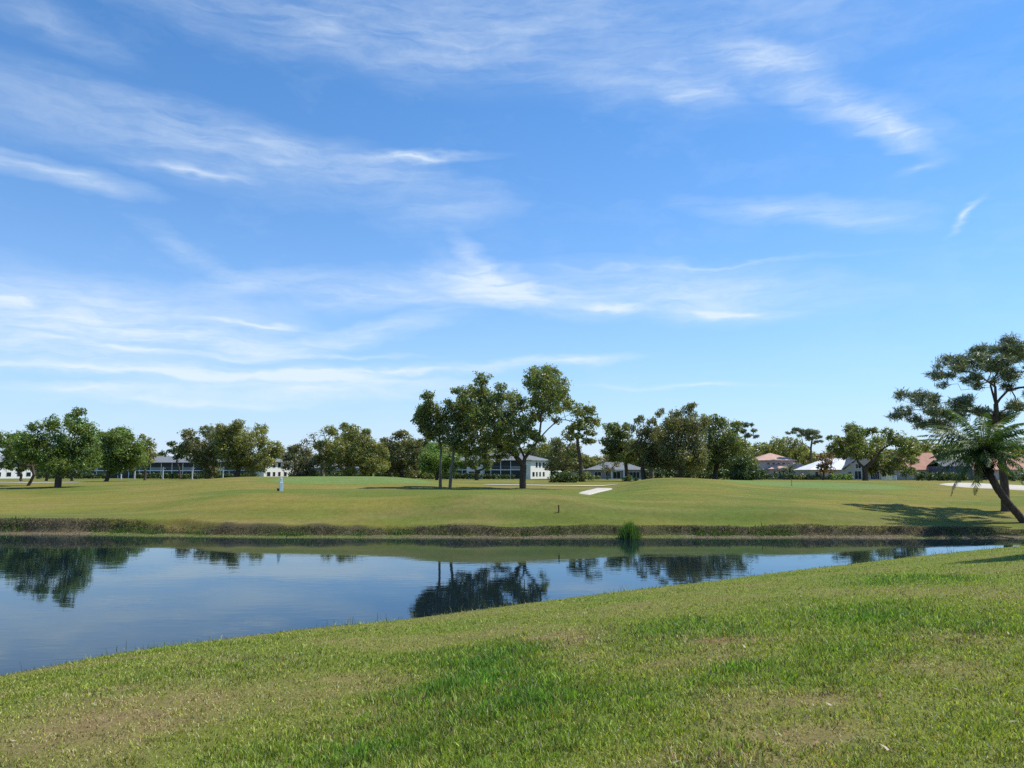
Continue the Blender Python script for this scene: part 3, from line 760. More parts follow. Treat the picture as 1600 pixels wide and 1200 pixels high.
tree('slim tree with a bare straight trunk, left one of the pair by the big oak', (688, 765), 90,
 [(668,622,10),(660,640,11),(675,640,13),(655,655,10),(670,660,14),(688,650,12),(690,668,13),(676,680,11),(690,688,9),(662,670,9),(700,640,8)],
 2.1, 'oak', [[(688,764),(688,735),(689,705),(686,680)]], leaf=.27, dens=1.0, name='slender_tree', bark=BARKG)
tree('slim tall tree with a bare slightly slanting trunk, close against the big oak', (703, 765), 89,
 [(712,640,10),(708,655,11),(720,665,11),(706,675,11),(715,685,11),(700,690,8),(724,692,10),(712,700,8),(722,650,9)],
 2.6, 'oak', [[(703,764),(705,735),(709,705),(711,685)]], leaf=.27, dens=1.0, name='slender_tree', bark=BARKG)
# --- left of the picture
tree('bright green oak with a thick forked trunk, tallest of the left trees', (90, 764), 111,
 [(118,646,11),(122,660,10),(96,653,11),(85,662,15),(108,668,12),(120,682,25),(76,690,24),(98,704,27),(47,690,20),(135,708,20),(52,714,17),(118,724,16),(65,668,11),(140,690,13),(70,728,12),(100,730,13),(136,725,13)],
 5.2, 'spring', [[(90,764),(91,750),(93,738)],[(92,742),(82,728),(70,715)],[(93,738),(104,722),(112,705),(118,670)],[(93,738),(95,715),(90,690)]], back=.4, sub=1.1, fat=1.0, fill=.45, depth=.6)
tree('green oak on a leaning thin trunk at the left edge of the course', (43, 762), 120,
 [(5,688,15),(20,684,13),(35,693,13),(10,708,13),(30,711,13),(45,720,10),(-15,698,16),(55,705,10),(-30,705,16),(0,725,9),(28,727,8)],
 2.4, 'spring', [[(42,762),(48,752),(53,742),(50,728)]], name='oak_tree')
tree('rounded green oak with a dark crooked trunk, third from the left edge', (165, 754), 150,
 [(180,678,13),(168,688,13),(172,702,22),(195,700,19),(200,718,17),(216,698,12),(160,714,16),(180,725,15),(193,682,10),(210,712,12),(196,732,8),(152,700,9)],
 3.2, 'spring', [[(166,753),(169,742),(172,730)]], sub=1.2)
tree('pale loose leaved tree just right of the rounded green oak', (226, 751), 175, [(222,684,6),(232,689,7),(229,700,10),(219,704,9),(236,711,7),(226,720,9),(218,715,8)], 1.8, 'olive', dens=.75)
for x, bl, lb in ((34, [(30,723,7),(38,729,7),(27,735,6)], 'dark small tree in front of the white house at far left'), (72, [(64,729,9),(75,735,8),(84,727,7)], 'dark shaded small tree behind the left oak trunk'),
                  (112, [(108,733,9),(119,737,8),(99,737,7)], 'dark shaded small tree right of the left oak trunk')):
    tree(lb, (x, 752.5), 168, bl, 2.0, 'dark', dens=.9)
tree('grey green oak, the darker left half of the wide tree clump', (330, 750), 192,
 [(300,678,10),(314,671,8),(330,677,14),(296,692,12),(312,700,17),(335,700,15),(346,682,12),(300,714,13),(322,720,13),(342,720,11),(288,702,8),(330,735,9)], 3.6, 'moss', sub=1.2)
tree('broad olive oak, the taller right half of the wide tree clump', (368, 750), 188,
 [(366,665,8),(382,663,8),(398,668,10),(410,678,10),(354,674,10),(375,682,17),(395,690,17),(415,695,12),(424,708,10),(360,700,17),(385,710,17),(408,714,15),(427,722,8),(365,724,13),(390,729,12),(412,731,9),(345,690,10)], 4.0, 'olive', sub=1.3)
tree('small dark branching tree above the long condominium roof', (282, 749), 215, [(265,692,4),(272,695,5),(278,702,6),(286,708,8),(268,706,4),(256,709,4),(275,715,6)], 1.6, 'dark', dens=.8)
tree('grey twiggy tree beside the cream end wall', (468, 750), 196, [(455,702,7),(465,700,8),(478,705,10),(460,715,12),(480,719,12),(455,728,9),(470,735,11),(490,728,9),(484,740,7),(448,715,7)], 3, 'grey', dens=.75)
tree('nearly leafless tree showing bare grey twigs against the sky', (505, 750), 205, [(490,684,9),(505,674,9),(480,690,7),(515,688,9),(497,698,9),(525,676,7)], 3, 'bare', dens=.14, bark=BARKG, sub=.8)
tree('wide yellowish olive oak behind the left putting green', (543, 748), 195,
 [(520,672,8),(537,667,8),(550,679,13),(530,688,15),(512,700,13),(555,695,15),(570,681,8),(576,695,13),(590,700,11),(601,710,8),(540,707,17),(515,717,13),(560,715,15),(585,720,13),(500,720,9),(530,728,11),(570,731,11),(550,735,9),(595,729,9),(573,674,5)],
 3.8, 'olive', sub=1.3, bark=BARKG)
tree('dark grey green tree, right neighbour of the wide olive oak', (627, 750), 205,
 [(605,690,7),(620,682,8),(635,680,8),(615,700,13),(640,694,12),(610,718,13),(632,714,15),(655,700,10),(650,720,13),(620,732,11),(645,734,11),(662,690,7),(625,676,5)], 3.4, 'moss', dens=.9)
tree('light green young tree seen behind the two slim trunks', (682, 749), 185, [(675,700,11),(668,715,12),(685,715,13),(680,730,13),(665,730,9),(700,724,9),(710,714,9),(718,727,8),(700,735,9)], 2.2, 'light')
tree('dark small tree between the slim trunks and the big condominium', (745, 750), 185, [(735,712,9),(748,706,9),(756,719,9),(740,725,8),(762,729,6),(730,722,7)], 2.6, 'oak')
# --- right of the oak
tree('grey olive tree behind the right side of the big oak', (880, 750), 200, [(870,690,9),(885,682,10),(862,705,11),(880,705,13),(898,699,9),(870,722,13),(890,724,13),(905,729,8),(858,727,8),(915,719,6)], 3, 'moss', dens=.75)
tree('slim dark trunked pine with a flat topped crown right of the big oak', (908, 747), 150, [(890,668,6),(900,665,8),(912,668,7),(922,675,8),(905,680,7),(915,690,6),(925,688,6),(930,660,7),(918,655,7),(893,676,5),(896,712,5),(888,706,4)],
 3.4, 'oak', [[(908,746),(907,722),(903,697),(902,678)]], name='pine_tree', flat=.5)
tree('small pale twiggy tree in front of the grey bungalow roof', (949, 750), 200, [(940,722,7),(952,717,7),(962,726,6),(945,732,6),(956,733,5)], 1.4, 'bare', dens=.4, bark=BARKG)
tree('leaning oak, leftmost of the tall mossy group', (979, 751), 165,
 [(950,667,8),(960,674,12),(945,690,8),(968,690,15),(954,700,11),(985,698,13),(970,711,13),(990,713,9),(980,666,6),(950,705,7),(962,716,8),(976,678,10)], 3.2, 'oak', [[(979,750),(979,735),(977,720),(972,705)]], name='oak_tree')
tree('mossy oak with a slanting pale limb, second of the tall mossy group', (1005, 751), 158,
 [(1000,654,6),(1015,658,7),(1005,672,12),(990,667,6),(1020,679,15),(1035,671,12),(1000,690,11),(1025,700,15),(1010,712,11),(1034,714,13),(1018,722,8)], 3.8, 'moss', [[(1006,750),(1004,732),(998,712),(990,694)],[(1004,732),(1014,710),(1020,690)]], droop=.7, sub=1.2)
tree('tallest tree of the mossy group with drooping brownish olive crown', (1064, 750), 152,
 [(1037,640,5),(1058,644,9),(1072,638,8),(1080,633,5),(1086,645,8),(1065,660,16),(1050,665,14),(1085,664,16),(1045,684,16),(1070,690,18),(1092,690,15),(1055,709,15),(1080,714,17),(1040,700,13),(1098,655,7),(1050,724,10),(1028,646,4)],
 4.2, 'moss', [[(1064,750),(1064,735),(1064,718),(1066,700)]], droop=.8, sub=1.3)
tree('thick grey trunk tree under the mossy crowns beside the grey roofed bungalow', (1018, 751), 168, [(1012,705,9),(1024,698,10),(1020,715,9),(1008,718,7)], 4.2, 'moss', bark=BARKG, droop=.6)
tree('dense oak, rightmost of the tall mossy group', (1116, 750), 160,
 [(1105,650,6),(1115,652,8),(1112,664,13),(1130,660,10),(1142,667,10),(1125,680,17),(1145,685,15),(1108,690,13),(1160,690,10),(1130,702,17),(1155,704,13),(1175,705,7),(1112,714,13),(1140,722,13),(1168,718,9),(1100,728,10)], 3.6, 'oak', sub=1.2, droop=.3)
tree('dark evergreen bush tree with foliage down to the turf', (1160, 753), 148, [(1150,724,13),(1165,727,13),(1178,730,7),(1145,740,11),(1160,742,13),(1175,741,9),(1152,748,7),(1168,749,6)], 2.4, 'dark', name='evergreen_tree')
tree('distant pine with small separate tufts beyond the dense oak', (1163, 749), 215, [(1165,662,5),(1172,664,4),(1177,672,4),(1181,682,3),(1160,673,5),(1168,680,5)], 1.6, 'pine', name='pine_tree', fork=.8, flat=.45, tuft=True, wid=.2, leaf=.6)
tree('pale olive tree behind the terracotta roofed pink house', (1228, 747), 240, [(1200,700,7),(1215,690,8),(1228,688,7),(1240,695,9),(1255,700,8),(1222,705,11),(1245,711,11),(1262,714,9),(1205,714,9),(1272,722,8),(1255,727,9),(1240,727,8)], 3, 'olive', dens=.75)
tree('tall thin pine with flat tufts rising above the pink house', (1267, 747), 210, [(1250,670,5),(1258,672,5),(1240,675,4),(1233,677,3),(1268,675,7),(1276,675,6),(1272,683,6),(1262,680,4),(1281,682,3),(1246,681,3),(1274,691,3),(1280,690,3)],
 2.0, 'pine', [[(1268,746),(1267,718),(1267,700),(1269,686)],[(1267,700),(1256,694),(1252,680)]], name='pine_tree', flat=.45, tuft=True, wid=.2, leaf=.55, dens=1.2)
tree('small reddish leaved tree in front of the pale gabled roof', (1286, 748), 182, [(1282,715,7),(1292,720,8),(1280,730,7),(1295,734,7),(1300,711,7),(1288,725,8)], 1.6, 'red', dens=.7)
tree('round spreading oak with a thick V shaped trunk by the right green', (1352, 750), 150,
 [(1340,665,8),(1334,672,10),(1320,684,11),(1306,690,7),(1311,700,11),(1335,694,15),(1355,690,15),(1362,675,9),(1373,672,6),(1380,685,12),(1395,690,12),(1350,707,14),(1375,704,15),(1400,707,14),(1415,704,10),(1325,708,10),(1390,724,14),(1412,724,12),(1425,719,8),(1378,734,9),(1400,737,9),(1427,734,7),(1300,684,5)],
 4.6, 'oak', [[(1352,750),(1352,740),(1351,732)],[(1351,733),(1341,722),(1337,708),(1332,690)],[(1351,732),(1361,721),(1372,708),(1378,690)]], sub=1.0, fill=.8, back=.35, dens=1.0, fat=1.12)
tree('hazy olive tree between the spreading oak and the red roofed house', (1428, 748), 250, [(1415,690,7),(1428,688,7),(1440,699,9),(1425,704,9),(1450,709,8),(1412,704,8),(1435,715,9)], 2.6, 'olive', dens=.8)
# --- the pine at the right edge
tree('tall pine with spreading flat tufted branches at the right edge', (1571, 797), 70,
 [(1555,536,9),(1575,538,11),(1595,541,11),(1540,548,11),(1560,551,13),(1585,555,13),(1608,550,14),(1512,553,9),(1525,557,11),(1500,561,8),(1490,566,7),(1510,568,10),(1540,565,12),(1480,575,6),(1497,580,8),(1485,583,6),(1520,578,8),(1566,568,12),(1590,572,12),(1612,575,13),(1470,578,4),
  (1500,592,8),(1485,600,7),(1510,605,7),(1540,598,6),(1600,600,8),(1618,615,12),(1590,642,10),(1608,632,12),(1580,590,8),(1640,560,16),(1645,590,14),
  (1425,615,8),(1440,620,10),(1455,622,7),(1418,630,8),(1432,640,11),(1412,650,6),(1425,655,8),(1450,645,11),(1465,635,11),(1480,625,8),(1455,660,8),(1475,655,11),(1495,640,11),(1435,664,5),(1490,665,11),(1508,626,6),(1520,645,8),(1540,642,7),(1572,650,10),(1560,664,9)],
 6.5, 'pine', [[(1571,796),(1570,765),(1566,725),(1560,685),(1557,655),(1556,632)],[(1556,632),(1551,605),(1538,590),(1518,582),(1505,576)],[(1556,632),(1559,600),(1565,575),(1572,555)],[(1556,632),(1566,622),(1577,610),(1592,606),(1612,604)],
  [(1557,655),(1535,643),(1505,640),(1475,643),(1445,640)],[(1551,610),(1530,606),(1510,608)]], name='pine_tree', flat=.6, tuft=True, wid=.11, leaf=.55, dens=.62, depth=.6, back=.5, bark=BARKP, sub=1.6, fat=1.36, fill=1.0)
# an oak just beyond the right edge of the photograph, whose shade falls on the near lawn
def shade_tree():
    d = 31.0
    root = tree('oak beyond the right edge shading the near lawn', (1990, 840), d, [(1800,300,52),(1860,295,60),(1930,290,70),(2010,300,70),(1790,385,60),(1860,365,75),(1950,350,80),(2040,340,80),(1830,425,55),(1920,425,70),(2010,420,80),(2090,400,70)],
      14, 'oak', depth=.16, back=0, leaf=.2, dens=.8)
shade_tree()

# --- the leaning palm
def palm(label, base_pts, d, crown_px, nf, flen, rb, name='palm_tree', skirt=True, seed=3, leaflet=.5, head=.75):
    rg = np.random.default_rng(seed)
    W = at(*base_pts[0], d); B = np.array((W.x, d, gz(W.x, d) - .15))
    pts = [np.array(at(x, y, d)) - B for x, y in base_pts]; pts[0] = np.zeros(3)
    root = empty(name, B); tag(root, label, 'palm')
    fine = []
    for i in range(len(pts) - 1):
        for t in np.linspace(0, 1, 6, endpoint=(i == len(pts) - 2)): fine.append(pts[i] * (1 - t) + pts[i + 1] * t)
    rad = [rb * (1.25 if i < 2 else 1) * (1 + .06 * (i % 2)) for i in range(len(fine))]
    MB().tube([tuple(p) for p in fine], rad, 10).build('trunk', BARKP, root, True)
    c = pts[-1]
    def frond(az, el, ln, col, nm='frond', curl=1.0):
        n = 16; h = np.array((math.cos(az), math.sin(az), 0)); p = c + h * .1; ang = el; R_ = []
        for i in range(n + 1):
            R_.append(p.copy()); p = p + (h * math.cos(ang) + UP * math.sin(ang)) * ln / n; ang -= curl * (.62 + .55 * (ang > .2)) / n * (.5 + 1.1 * i / n)
        R_ = np.array(R_); V = []; F = []; C = []
        side = np.array((-h[1], h[0], 0))
        # rachis
        for i in range(n):
            w = .05 * (1 - i / n) + .012; o = len(V)
            V += [R_[i] - side * w, R_[i] + side * w, R_[i + 1] + side * w * .9, R_[i + 1] - side * w * .9]; F.append((o, o + 1, o + 2, o + 3)); C += [np.array((.17, .17, .07))] * 4
        for i in range(2, n * 4):
            t = i / (n * 4); q = t * n; a = int(q); b_ = min(a + 1, n); f = q - a; P0 = R_[a] * (1 - f) + R_[b_] * f; tan = R_[b_] - R_[max(a - 1, 0)]; tan /= np.linalg.norm(tan)
            ll = leaflet * flen / 3.4 * (math.sin(math.pi * (.12 + .85 * t)) + .1) * (.85 + .3 * rg.random())
            for s in (-1, 1):
                dr = side * s * .75 + tan * .55 - UP * (.25 + .45 * rg.random()) + rg.standard_normal(3) * .1; dr /= np.linalg.norm(dr)
                wv = tan * .027 * flen / 3; o = len(V); tip = P0 + dr * ll - UP * .25 * ll * ll; mid = P0 + dr * ll * .5
                V += [P0 - wv * .5, mid - wv, tip, mid + wv]; F.append((o, o + 1, o + 2, o + 3)); cc = np.array(col) * (.75 + .5 * rg.random()); C += [cc] * 4
        return link(nm, mesh_np(nm, np.array(V), np.array(F), np.array(C), False, PALM), root)
    for i in range(nf):
        e = 1.25 - 1.75 * ((i + .5) / nf) ** 1.0
        frond(i * 2.39996 + .3 * rg.standard_normal(), e + .1 * rg.standard_normal(), flen * (.85 + .25 * rg.random()), (.085, .145, .035))
    if skirt:
        V, F, C = leaf_cards([(c - UP * head * .6, head), (c - UP * head * 1.7, head * .8), (c - UP * head * 2.4, head * .55)], rg, .5, 2.6, (.045, .035, .022), .2, 1.1, .5)
        link('dead_frond_skirt', mesh_np('dead_frond_skirt', V, F, C, False, LEAF), root)
        frond(3.6, -1.1, flen * .62, (.20, .20, .05), 'yellow_frond', .5)
        frond(2.9, -.75, flen * 1.0, (.05, .06, .02), 'frond', 1.0)
    return root
palm('leaning palm with drooping feathery fronds in front of the right pine', [(1603, 818), (1590, 803), (1574, 785), (1559, 764), (1547, 742), (1536, 702)], 61, (1537, 712), 48, 4.5, .28)
palm('small palm, left of the two in front of the pink house', [(1224, 747), (1224, 742), (1224, 736)], 200, None, 14, 1.6, .13, skirt=False, seed=5, leaflet=.6)
palm('larger small palm, right of the two in front of the pink house', [(1234, 747), (1234, 741), (1234, 732)], 200, None, 16, 2.2, .18, skirt=False, seed=8, leaflet=.6)

# --- the wooded belt behind the houses: four shapes, copied
def belt_kind(kind, seed, dens=.8):
    rg = np.random.default_rng(seed); bl = []
    for i in range(30):
        a = rg.random() * 6.28; z = 2.0 + 10.6 * rg.random(); w = (2.2 + 4.4 * math.sin(math.pi * min(1, z / 13.5))) * rg.random() ** .5
        bl.append((np.array((math.cos(a) * w, math.sin(a) * w, z)), 1.3 + 1.0 * rg.random()))
    P, par, tot = skeleton(None, [[np.zeros(3), np.array((.1, 0, 2.)), np.array((.2, .1, 4.))]], bl, rg)
    tm = mesh_np('trunk', *limb_mesh(P, par, tot, .34), None, True, BARK)
    V, F, C = leaf_cards(bl, rg, .68, dens, GREEN[kind]); V[:, 2] = np.maximum(V[:, 2], .05)
    return tm, mesh_np('crown', V, F, C, False, LEAF)
KINDS = {k: belt_kind(k, s) for k, s in (('oak', 1), ('olive', 2), ('dark', 3), ('moss', 4))}
BELT = [  # x, top y, distance, kind, label
 (-60, 690, 270, 'oak', 'oak behind the white house beyond the left edge'), (8, 700, 300, 'dark', 'dark tree behind the white house at far left'), (62, 706, 320, 'oak', 'oak mostly hidden behind the leftmost crowns'),
 (140, 706, 320, 'dark', 'dark tree behind the left end of the long condominium'), (243, 706, 290, 'oak', 'green tree rising over the roof between the two left clumps'), (262, 710, 310, 'olive', 'low olive tree above the long condominium roof'),
 (300, 702, 310, 'dark', 'dark tree hidden behind the wide clump'), (436, 709, 300, 'oak', 'dark gap tree right of the wide clump'), (450, 696, 290, 'moss', 'rounded dark crown behind the grey twiggy tree'),
 (590, 690, 290, 'moss', 'grey green tree behind the wide olive oak'), (610, 686, 300, 'dark', 'dark tree right behind the olive oak'), (650, 684, 280, 'moss', 'tree rising behind the light green young tree'), (690, 690, 290, 'oak', 'tree behind the pair of slim trunks'), (735, 700, 310, 'dark', 'dark tree behind the left end of the big condominium'),
 (772, 695, 300, 'oak', 'oak above the middle of the big condominium roof'), (850, 690, 290, 'moss', 'mossy tree over the cream end of the big condominium'), (872, 696, 270, 'olive', 'olive tree behind the shrubbery beside the big condominium'), (928, 712, 290, 'oak', 'low oak in the gap left of the mossy group'),
 (948, 706, 270, 'olive', 'olive tree above the grey bungalow roof'), (1000, 690, 300, 'dark', 'dark tree behind the grey bungalow'), (1040, 690, 290, 'moss', 'tree behind the trunks of the mossy group'), (1092, 695, 280, 'dark', 'dark tree filling the mossy group from behind'), (1135, 700, 290, 'dark', 'dark tree behind the dense oak'),
 (1188, 690, 300, 'oak', 'oak over the left end of the pink house'), (1218, 688, 290, 'olive', 'loose olive tree over the pink house roof'), (1250, 697, 310, 'olive', 'olive tree right of the pink house'), (1300, 700, 300, 'oak', 'oak behind the pale gabled house'), (1345, 705, 310, 'dark', 'dark tree behind the spreading oak'), (1395, 698, 300, 'moss', 'tree over the right part of the gabled house'),
 (1440, 685, 270, 'moss', 'tree behind the red roofed house'), (1475, 690, 260, 'oak', 'oak between the red roof and the pine'), (1515, 700, 280, 'olive', 'olive tree behind the pine trunk'), (1560, 695, 270, 'oak', 'oak behind the palm crown'), (1605, 690, 260, 'moss', 'oak at the right edge behind the pine'), (1660, 690, 270, 'oak', 'oak beyond the right edge')]
PLACE = ['behind the white house at far left', 'behind the left oaks', 'behind the long condominium', 'behind the wide tree clump', 'behind the olive oak', 'behind the slim trunks', 'behind the big condominium', 'by the slim dark trunked pine', 'behind the mossy group', 'behind the dense oak', 'behind the spreading oak', 'behind the palm']
ROW2 = [(-35, 706, 290, 0), (30, 708, 285, 0), (90, 708, 290, 1), (118, 706, 300, 1), (185, 708, 295, 2), (220, 710, 290, 2), (325, 700, 300, 3), (360, 700, 295, 3), (405, 706, 280, 3), (425, 708, 275, 3),
        (490, 706, 262, 4), (520, 700, 262, 4), (555, 700, 265, 4), (580, 698, 255, 4), (603, 694, 250, 4), (634, 690, 248, 5), (662, 690, 252, 5), (682, 688, 258, 5), (712, 694, 262, 5), (752, 698, 275, 6), (800, 700, 280, 6), (828, 698, 275, 6),
        (862, 700, 262, 7), (893, 702, 258, 7), (912, 708, 262, 7), (962, 702, 255, 8), (985, 696, 258, 8), (1018, 694, 250, 8), (1056, 690, 250, 8), (1075, 692, 256, 8), (1108, 692, 248, 9), (1150, 696, 250, 9), (1172, 704, 255, 9),
        (1322, 706, 262, 10), (1368, 704, 258, 10), (1412, 700, 255, 10), (1490, 698, 230, 11), (1535, 696, 235, 11), (1580, 694, 228, 11), (1625, 694, 235, 11)]
for j, (x, top, d, pl) in enumerate(ROW2):
    kd = ('moss', 'dark', 'oak', 'olive', 'moss', 'oak', 'dark')[j % 7]
    BELT.append((x, top, d, kd, None, PLACE[pl]))
for i, (x, top, d, kd, lb, *pl) in enumerate(BELT):
    p = at(x, top, d); z0 = gz(p.x, d) - .2; s = (p.z - z0) / 14.2
    root = empty('background_tree', (p.x, d, z0), i * 1.7); root.scale = (s * (1.25 + .35 * ((i * 37) % 10) / 10),) * 2 + (s,)
    tag(root, lb or 'leafy tree of the shaded belt ' + pl[0], 'tree', 'trees behind the houses' if lb else 'belt trees ' + pl[0])
    for m_, nm in zip(KINDS[kd], ('trunk', 'crown')): link(nm, m_, root)

# ------------------------------------------------------------------ shrubs, hedges, reeds
def bush(label, px, d, blobs, kind, name='shrub', cat='shrub', leaf=None, dens=1.1, group=None):
    W = at(px[0], px[1], d); B = np.array((W.x, d, gz(W.x, d) - .08)); k = d / 1212; rg = np.random.default_rng(int(px[0] * 3 + d))
    bl = []
    for x, y, r in blobs:
        q = np.array(at(x, y, d)) - B; q[1] += (rg.random() - .5) * r * k * 1.2; bl.append((q, r * k))
    root = empty(name, B); tag(root, label, cat, group)
    P, par, tot = skeleton(None, [[np.zeros(3), np.array((0, 0, .25))]], bl, rg, .6)
    link('stem', mesh_np('stem', *limb_mesh(P, par, tot, .07, .015), None, True, BARK), root)
    V, F, C = leaf_cards(bl, rg, leaf or .0022 * d, dens, GREEN[kind]); V[:, 2] = np.maximum(V[:, 2], .03)
    link('foliage', mesh_np('foliage', V, F, C, False, LEAF), root)
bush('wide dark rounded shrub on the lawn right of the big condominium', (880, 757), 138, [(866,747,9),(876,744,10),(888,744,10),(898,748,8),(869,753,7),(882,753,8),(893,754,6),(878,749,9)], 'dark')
bush('green shrub beside the slim dark trunked pine', (913, 752), 150, [(904,745,8),(915,743,8),(922,747,6),(910,750,6)], 'oak')
bush('low clipped shrub left of the sand bunker path near the bungalow', (984, 752), 165, [(976,749,4),(984,747,5),(993,749,4)], 'light')
bush('shrub by the left corner of the bungalow', (930, 750), 215, [(926,746,4),(934,746,4)], 'oak')
def hedge(label, x0, x1, d, h, kind='dark', dy=1.2):
    a = at(x0, 748, d); b_ = at(x1, 748, d); z = gz((a.x + b_.x) / 2, d)
    w = (b_.x - a.x) / 2; rg = np.random.default_rng(int(x0 + d)); bl = []
    n = max(3, int(2 * w / (h * .6)))
    for i in range(n + 1):
        for q in (.35, .75): bl.append((np.array((-w + 2 * w * i / n, (rg.random() - .5) * dy, h * q * (.9 + .2 * rg.random()))), h * .42))
    V, F, C = leaf_cards(bl, rg, .0022 * d, .9, GREEN[kind]); V[:, 2] = np.maximum(V[:, 2], .03)
    o = link('hedge', mesh_np('hedge', V, F, C, False, LEAF), None, ((a.x + b_.x) / 2, d, z)); tag(o, label, 'hedge')
hedge('added dark leafy band for the shade below the mossy group trunks', 1010, 1100, 190, 2.6); hedge('added dark leafy band for the shade below the dense oak', 1098, 1190, 188, 2.4)  # dark foliage added to stand in for shade behind the trunks
hedge('added low dark leafy band for the shade under the wide tree clump', 266, 402, 216, 1.5); hedge('added dark leafy band for the shade under the wide olive oak', 492, 575, 222, 1.7); hedge('added dark leafy band for the shade under the dark grey green tree', 588, 664, 220, 2.2)  # more dark foliage added for the shade at the tree bases
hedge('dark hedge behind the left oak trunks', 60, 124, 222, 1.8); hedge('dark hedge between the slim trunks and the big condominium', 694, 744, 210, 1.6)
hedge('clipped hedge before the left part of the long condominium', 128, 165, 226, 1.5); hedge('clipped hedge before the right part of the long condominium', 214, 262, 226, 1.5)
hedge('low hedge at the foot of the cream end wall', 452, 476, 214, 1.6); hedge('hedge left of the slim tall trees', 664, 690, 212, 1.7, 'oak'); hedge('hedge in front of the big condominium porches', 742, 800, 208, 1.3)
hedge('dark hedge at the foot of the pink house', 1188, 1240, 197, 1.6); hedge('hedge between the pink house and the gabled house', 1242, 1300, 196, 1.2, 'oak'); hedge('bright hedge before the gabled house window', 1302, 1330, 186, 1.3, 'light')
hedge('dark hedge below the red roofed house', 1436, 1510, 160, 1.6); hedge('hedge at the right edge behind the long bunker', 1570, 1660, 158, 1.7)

def reed_clump():
    p = on_ground(983, 842); rg = RNG; n = 900
    root = empty('reed_clump', (p.x, p.y - .2, 0.0)); tag(root, 'clump of tall green reeds standing at the far waterline', 'reeds')
    a = rg.standard_normal(n) * .30; b_ = rg.standard_normal(n) * .28; h = (.75 + .65 * rg.random(n)) * np.clip(1.1 - np.abs(a) * .45, .4, 1.1)
    ln = np.stack([a * .25 + rg.standard_normal(n) * .13, rg.standard_normal(n) * .13], 1)
    w = .018; t = rg.random(n) * 3.14; W_ = np.stack([np.cos(t), np.sin(t), 0 * t], 1) * w
    B = np.stack([a, b_, -.1 + 0 * a], 1); Md = B + np.stack([ln[:, 0] * .4, ln[:, 1] * .4, h * .6], 1); T = B + np.stack([ln[:, 0], ln[:, 1], h], 1)
    V = np.stack([B - W_, B + W_, Md + W_ * .8, Md - W_ * .8, T], 1).reshape(-1, 3); i = np.arange(n)[:, None] * 5
    C = np.array((.105, .185, .038)) * (.55 + .9 * rg.random(n))[:, None]
    link('leaves', mesh_np('leaves', V, [i + np.array([[0, 1, 2, 3]]), i + np.array([[3, 2, 4]])], np.repeat(C, 5, 0), False, LEAF), root)
BLADE_STEM = simple('reed_stem', (.16, .18, .06), .7, .2)
reed_clump()
def reed_stem(label, x, y, h, seed):
    p = on_ground(x, y); rg = np.random.default_rng(seed); root = empty('tall_reed', (p.x, p.y, p.z - .05)); tag(root, label, 'reed')
    MB().tube([(0, 0, 0), (.02, 0, h * .5), (.05, .02, h)], [.008, .006, .003], 5).build('stem', BLADE_STEM, root, True)
    m = MB()
    for k in range(4):
        z = h * (.15 + .2 * k); s = 1 if k % 2 else -1; m.poly((.01, 0, z), (.1 * s, .02, z + .12), (.17 * s, .03, z + .1), (.09 * s, .03, z + .09))
    m.build('blade', BLADE_STEM, root)
reed_stem('thin tall reed stalk standing at the near water edge', 1173, 902, .85, 1)

# ------------------------------------------------------------------ houses
def frame(name, label, cat, corner_px, d, ang, zadj=0.0):
    """Empty at a front corner; local +x runs along the facade, +y into the building"""
    p = at(corner_px, 748, d); z = gz(p.x, d) + zadj
    return tag(empty(name, (p.x, d, z), ang), label, cat)
def window(root, x0, x1, z0, z1, y=0.0, axis='x', frame_mat=None, mull=1):
    """frame proud of the wall with one pane behind it; axis 'x': on a front wall (faces -y), 'y': on the right end wall (faces +x, y is its x)"""
    f = MB(); t = .07; e = .05
    def bx(a0, a1, c0, c1, o0, o1):
        if axis == 'x': f.box(a0, a1, y - o1, y - o0, c0, c1)
        else: f.box(y + o0, y + o1, a0, a1, c0, c1)
    bx(x0 - t, x0, z0 - t, z1 + t, -.02, e); bx(x1, x1 + t, z0 - t, z1 + t, -.02, e); bx(x0, x1, z1, z1 + t, -.02, e); bx(x0, x1, z0 - t, z0, -.02, e)
    for k in range(1, mull + 1):
        xm = x0 + (x1 - x0) * k / (mull + 1); bx(xm - .03, xm + .03, z0, z1, .006, e)
    fr = f.build('window', frame_mat or WHITE, root)
    g = MB()
    if axis == 'x': g.box(x0, x1, y - .02, y - .004, z0, z1)
    else: g.box(y + .004, y + .02, x0, x1, z0, z1)
    g.build('pane', GLASS, fr); return fr
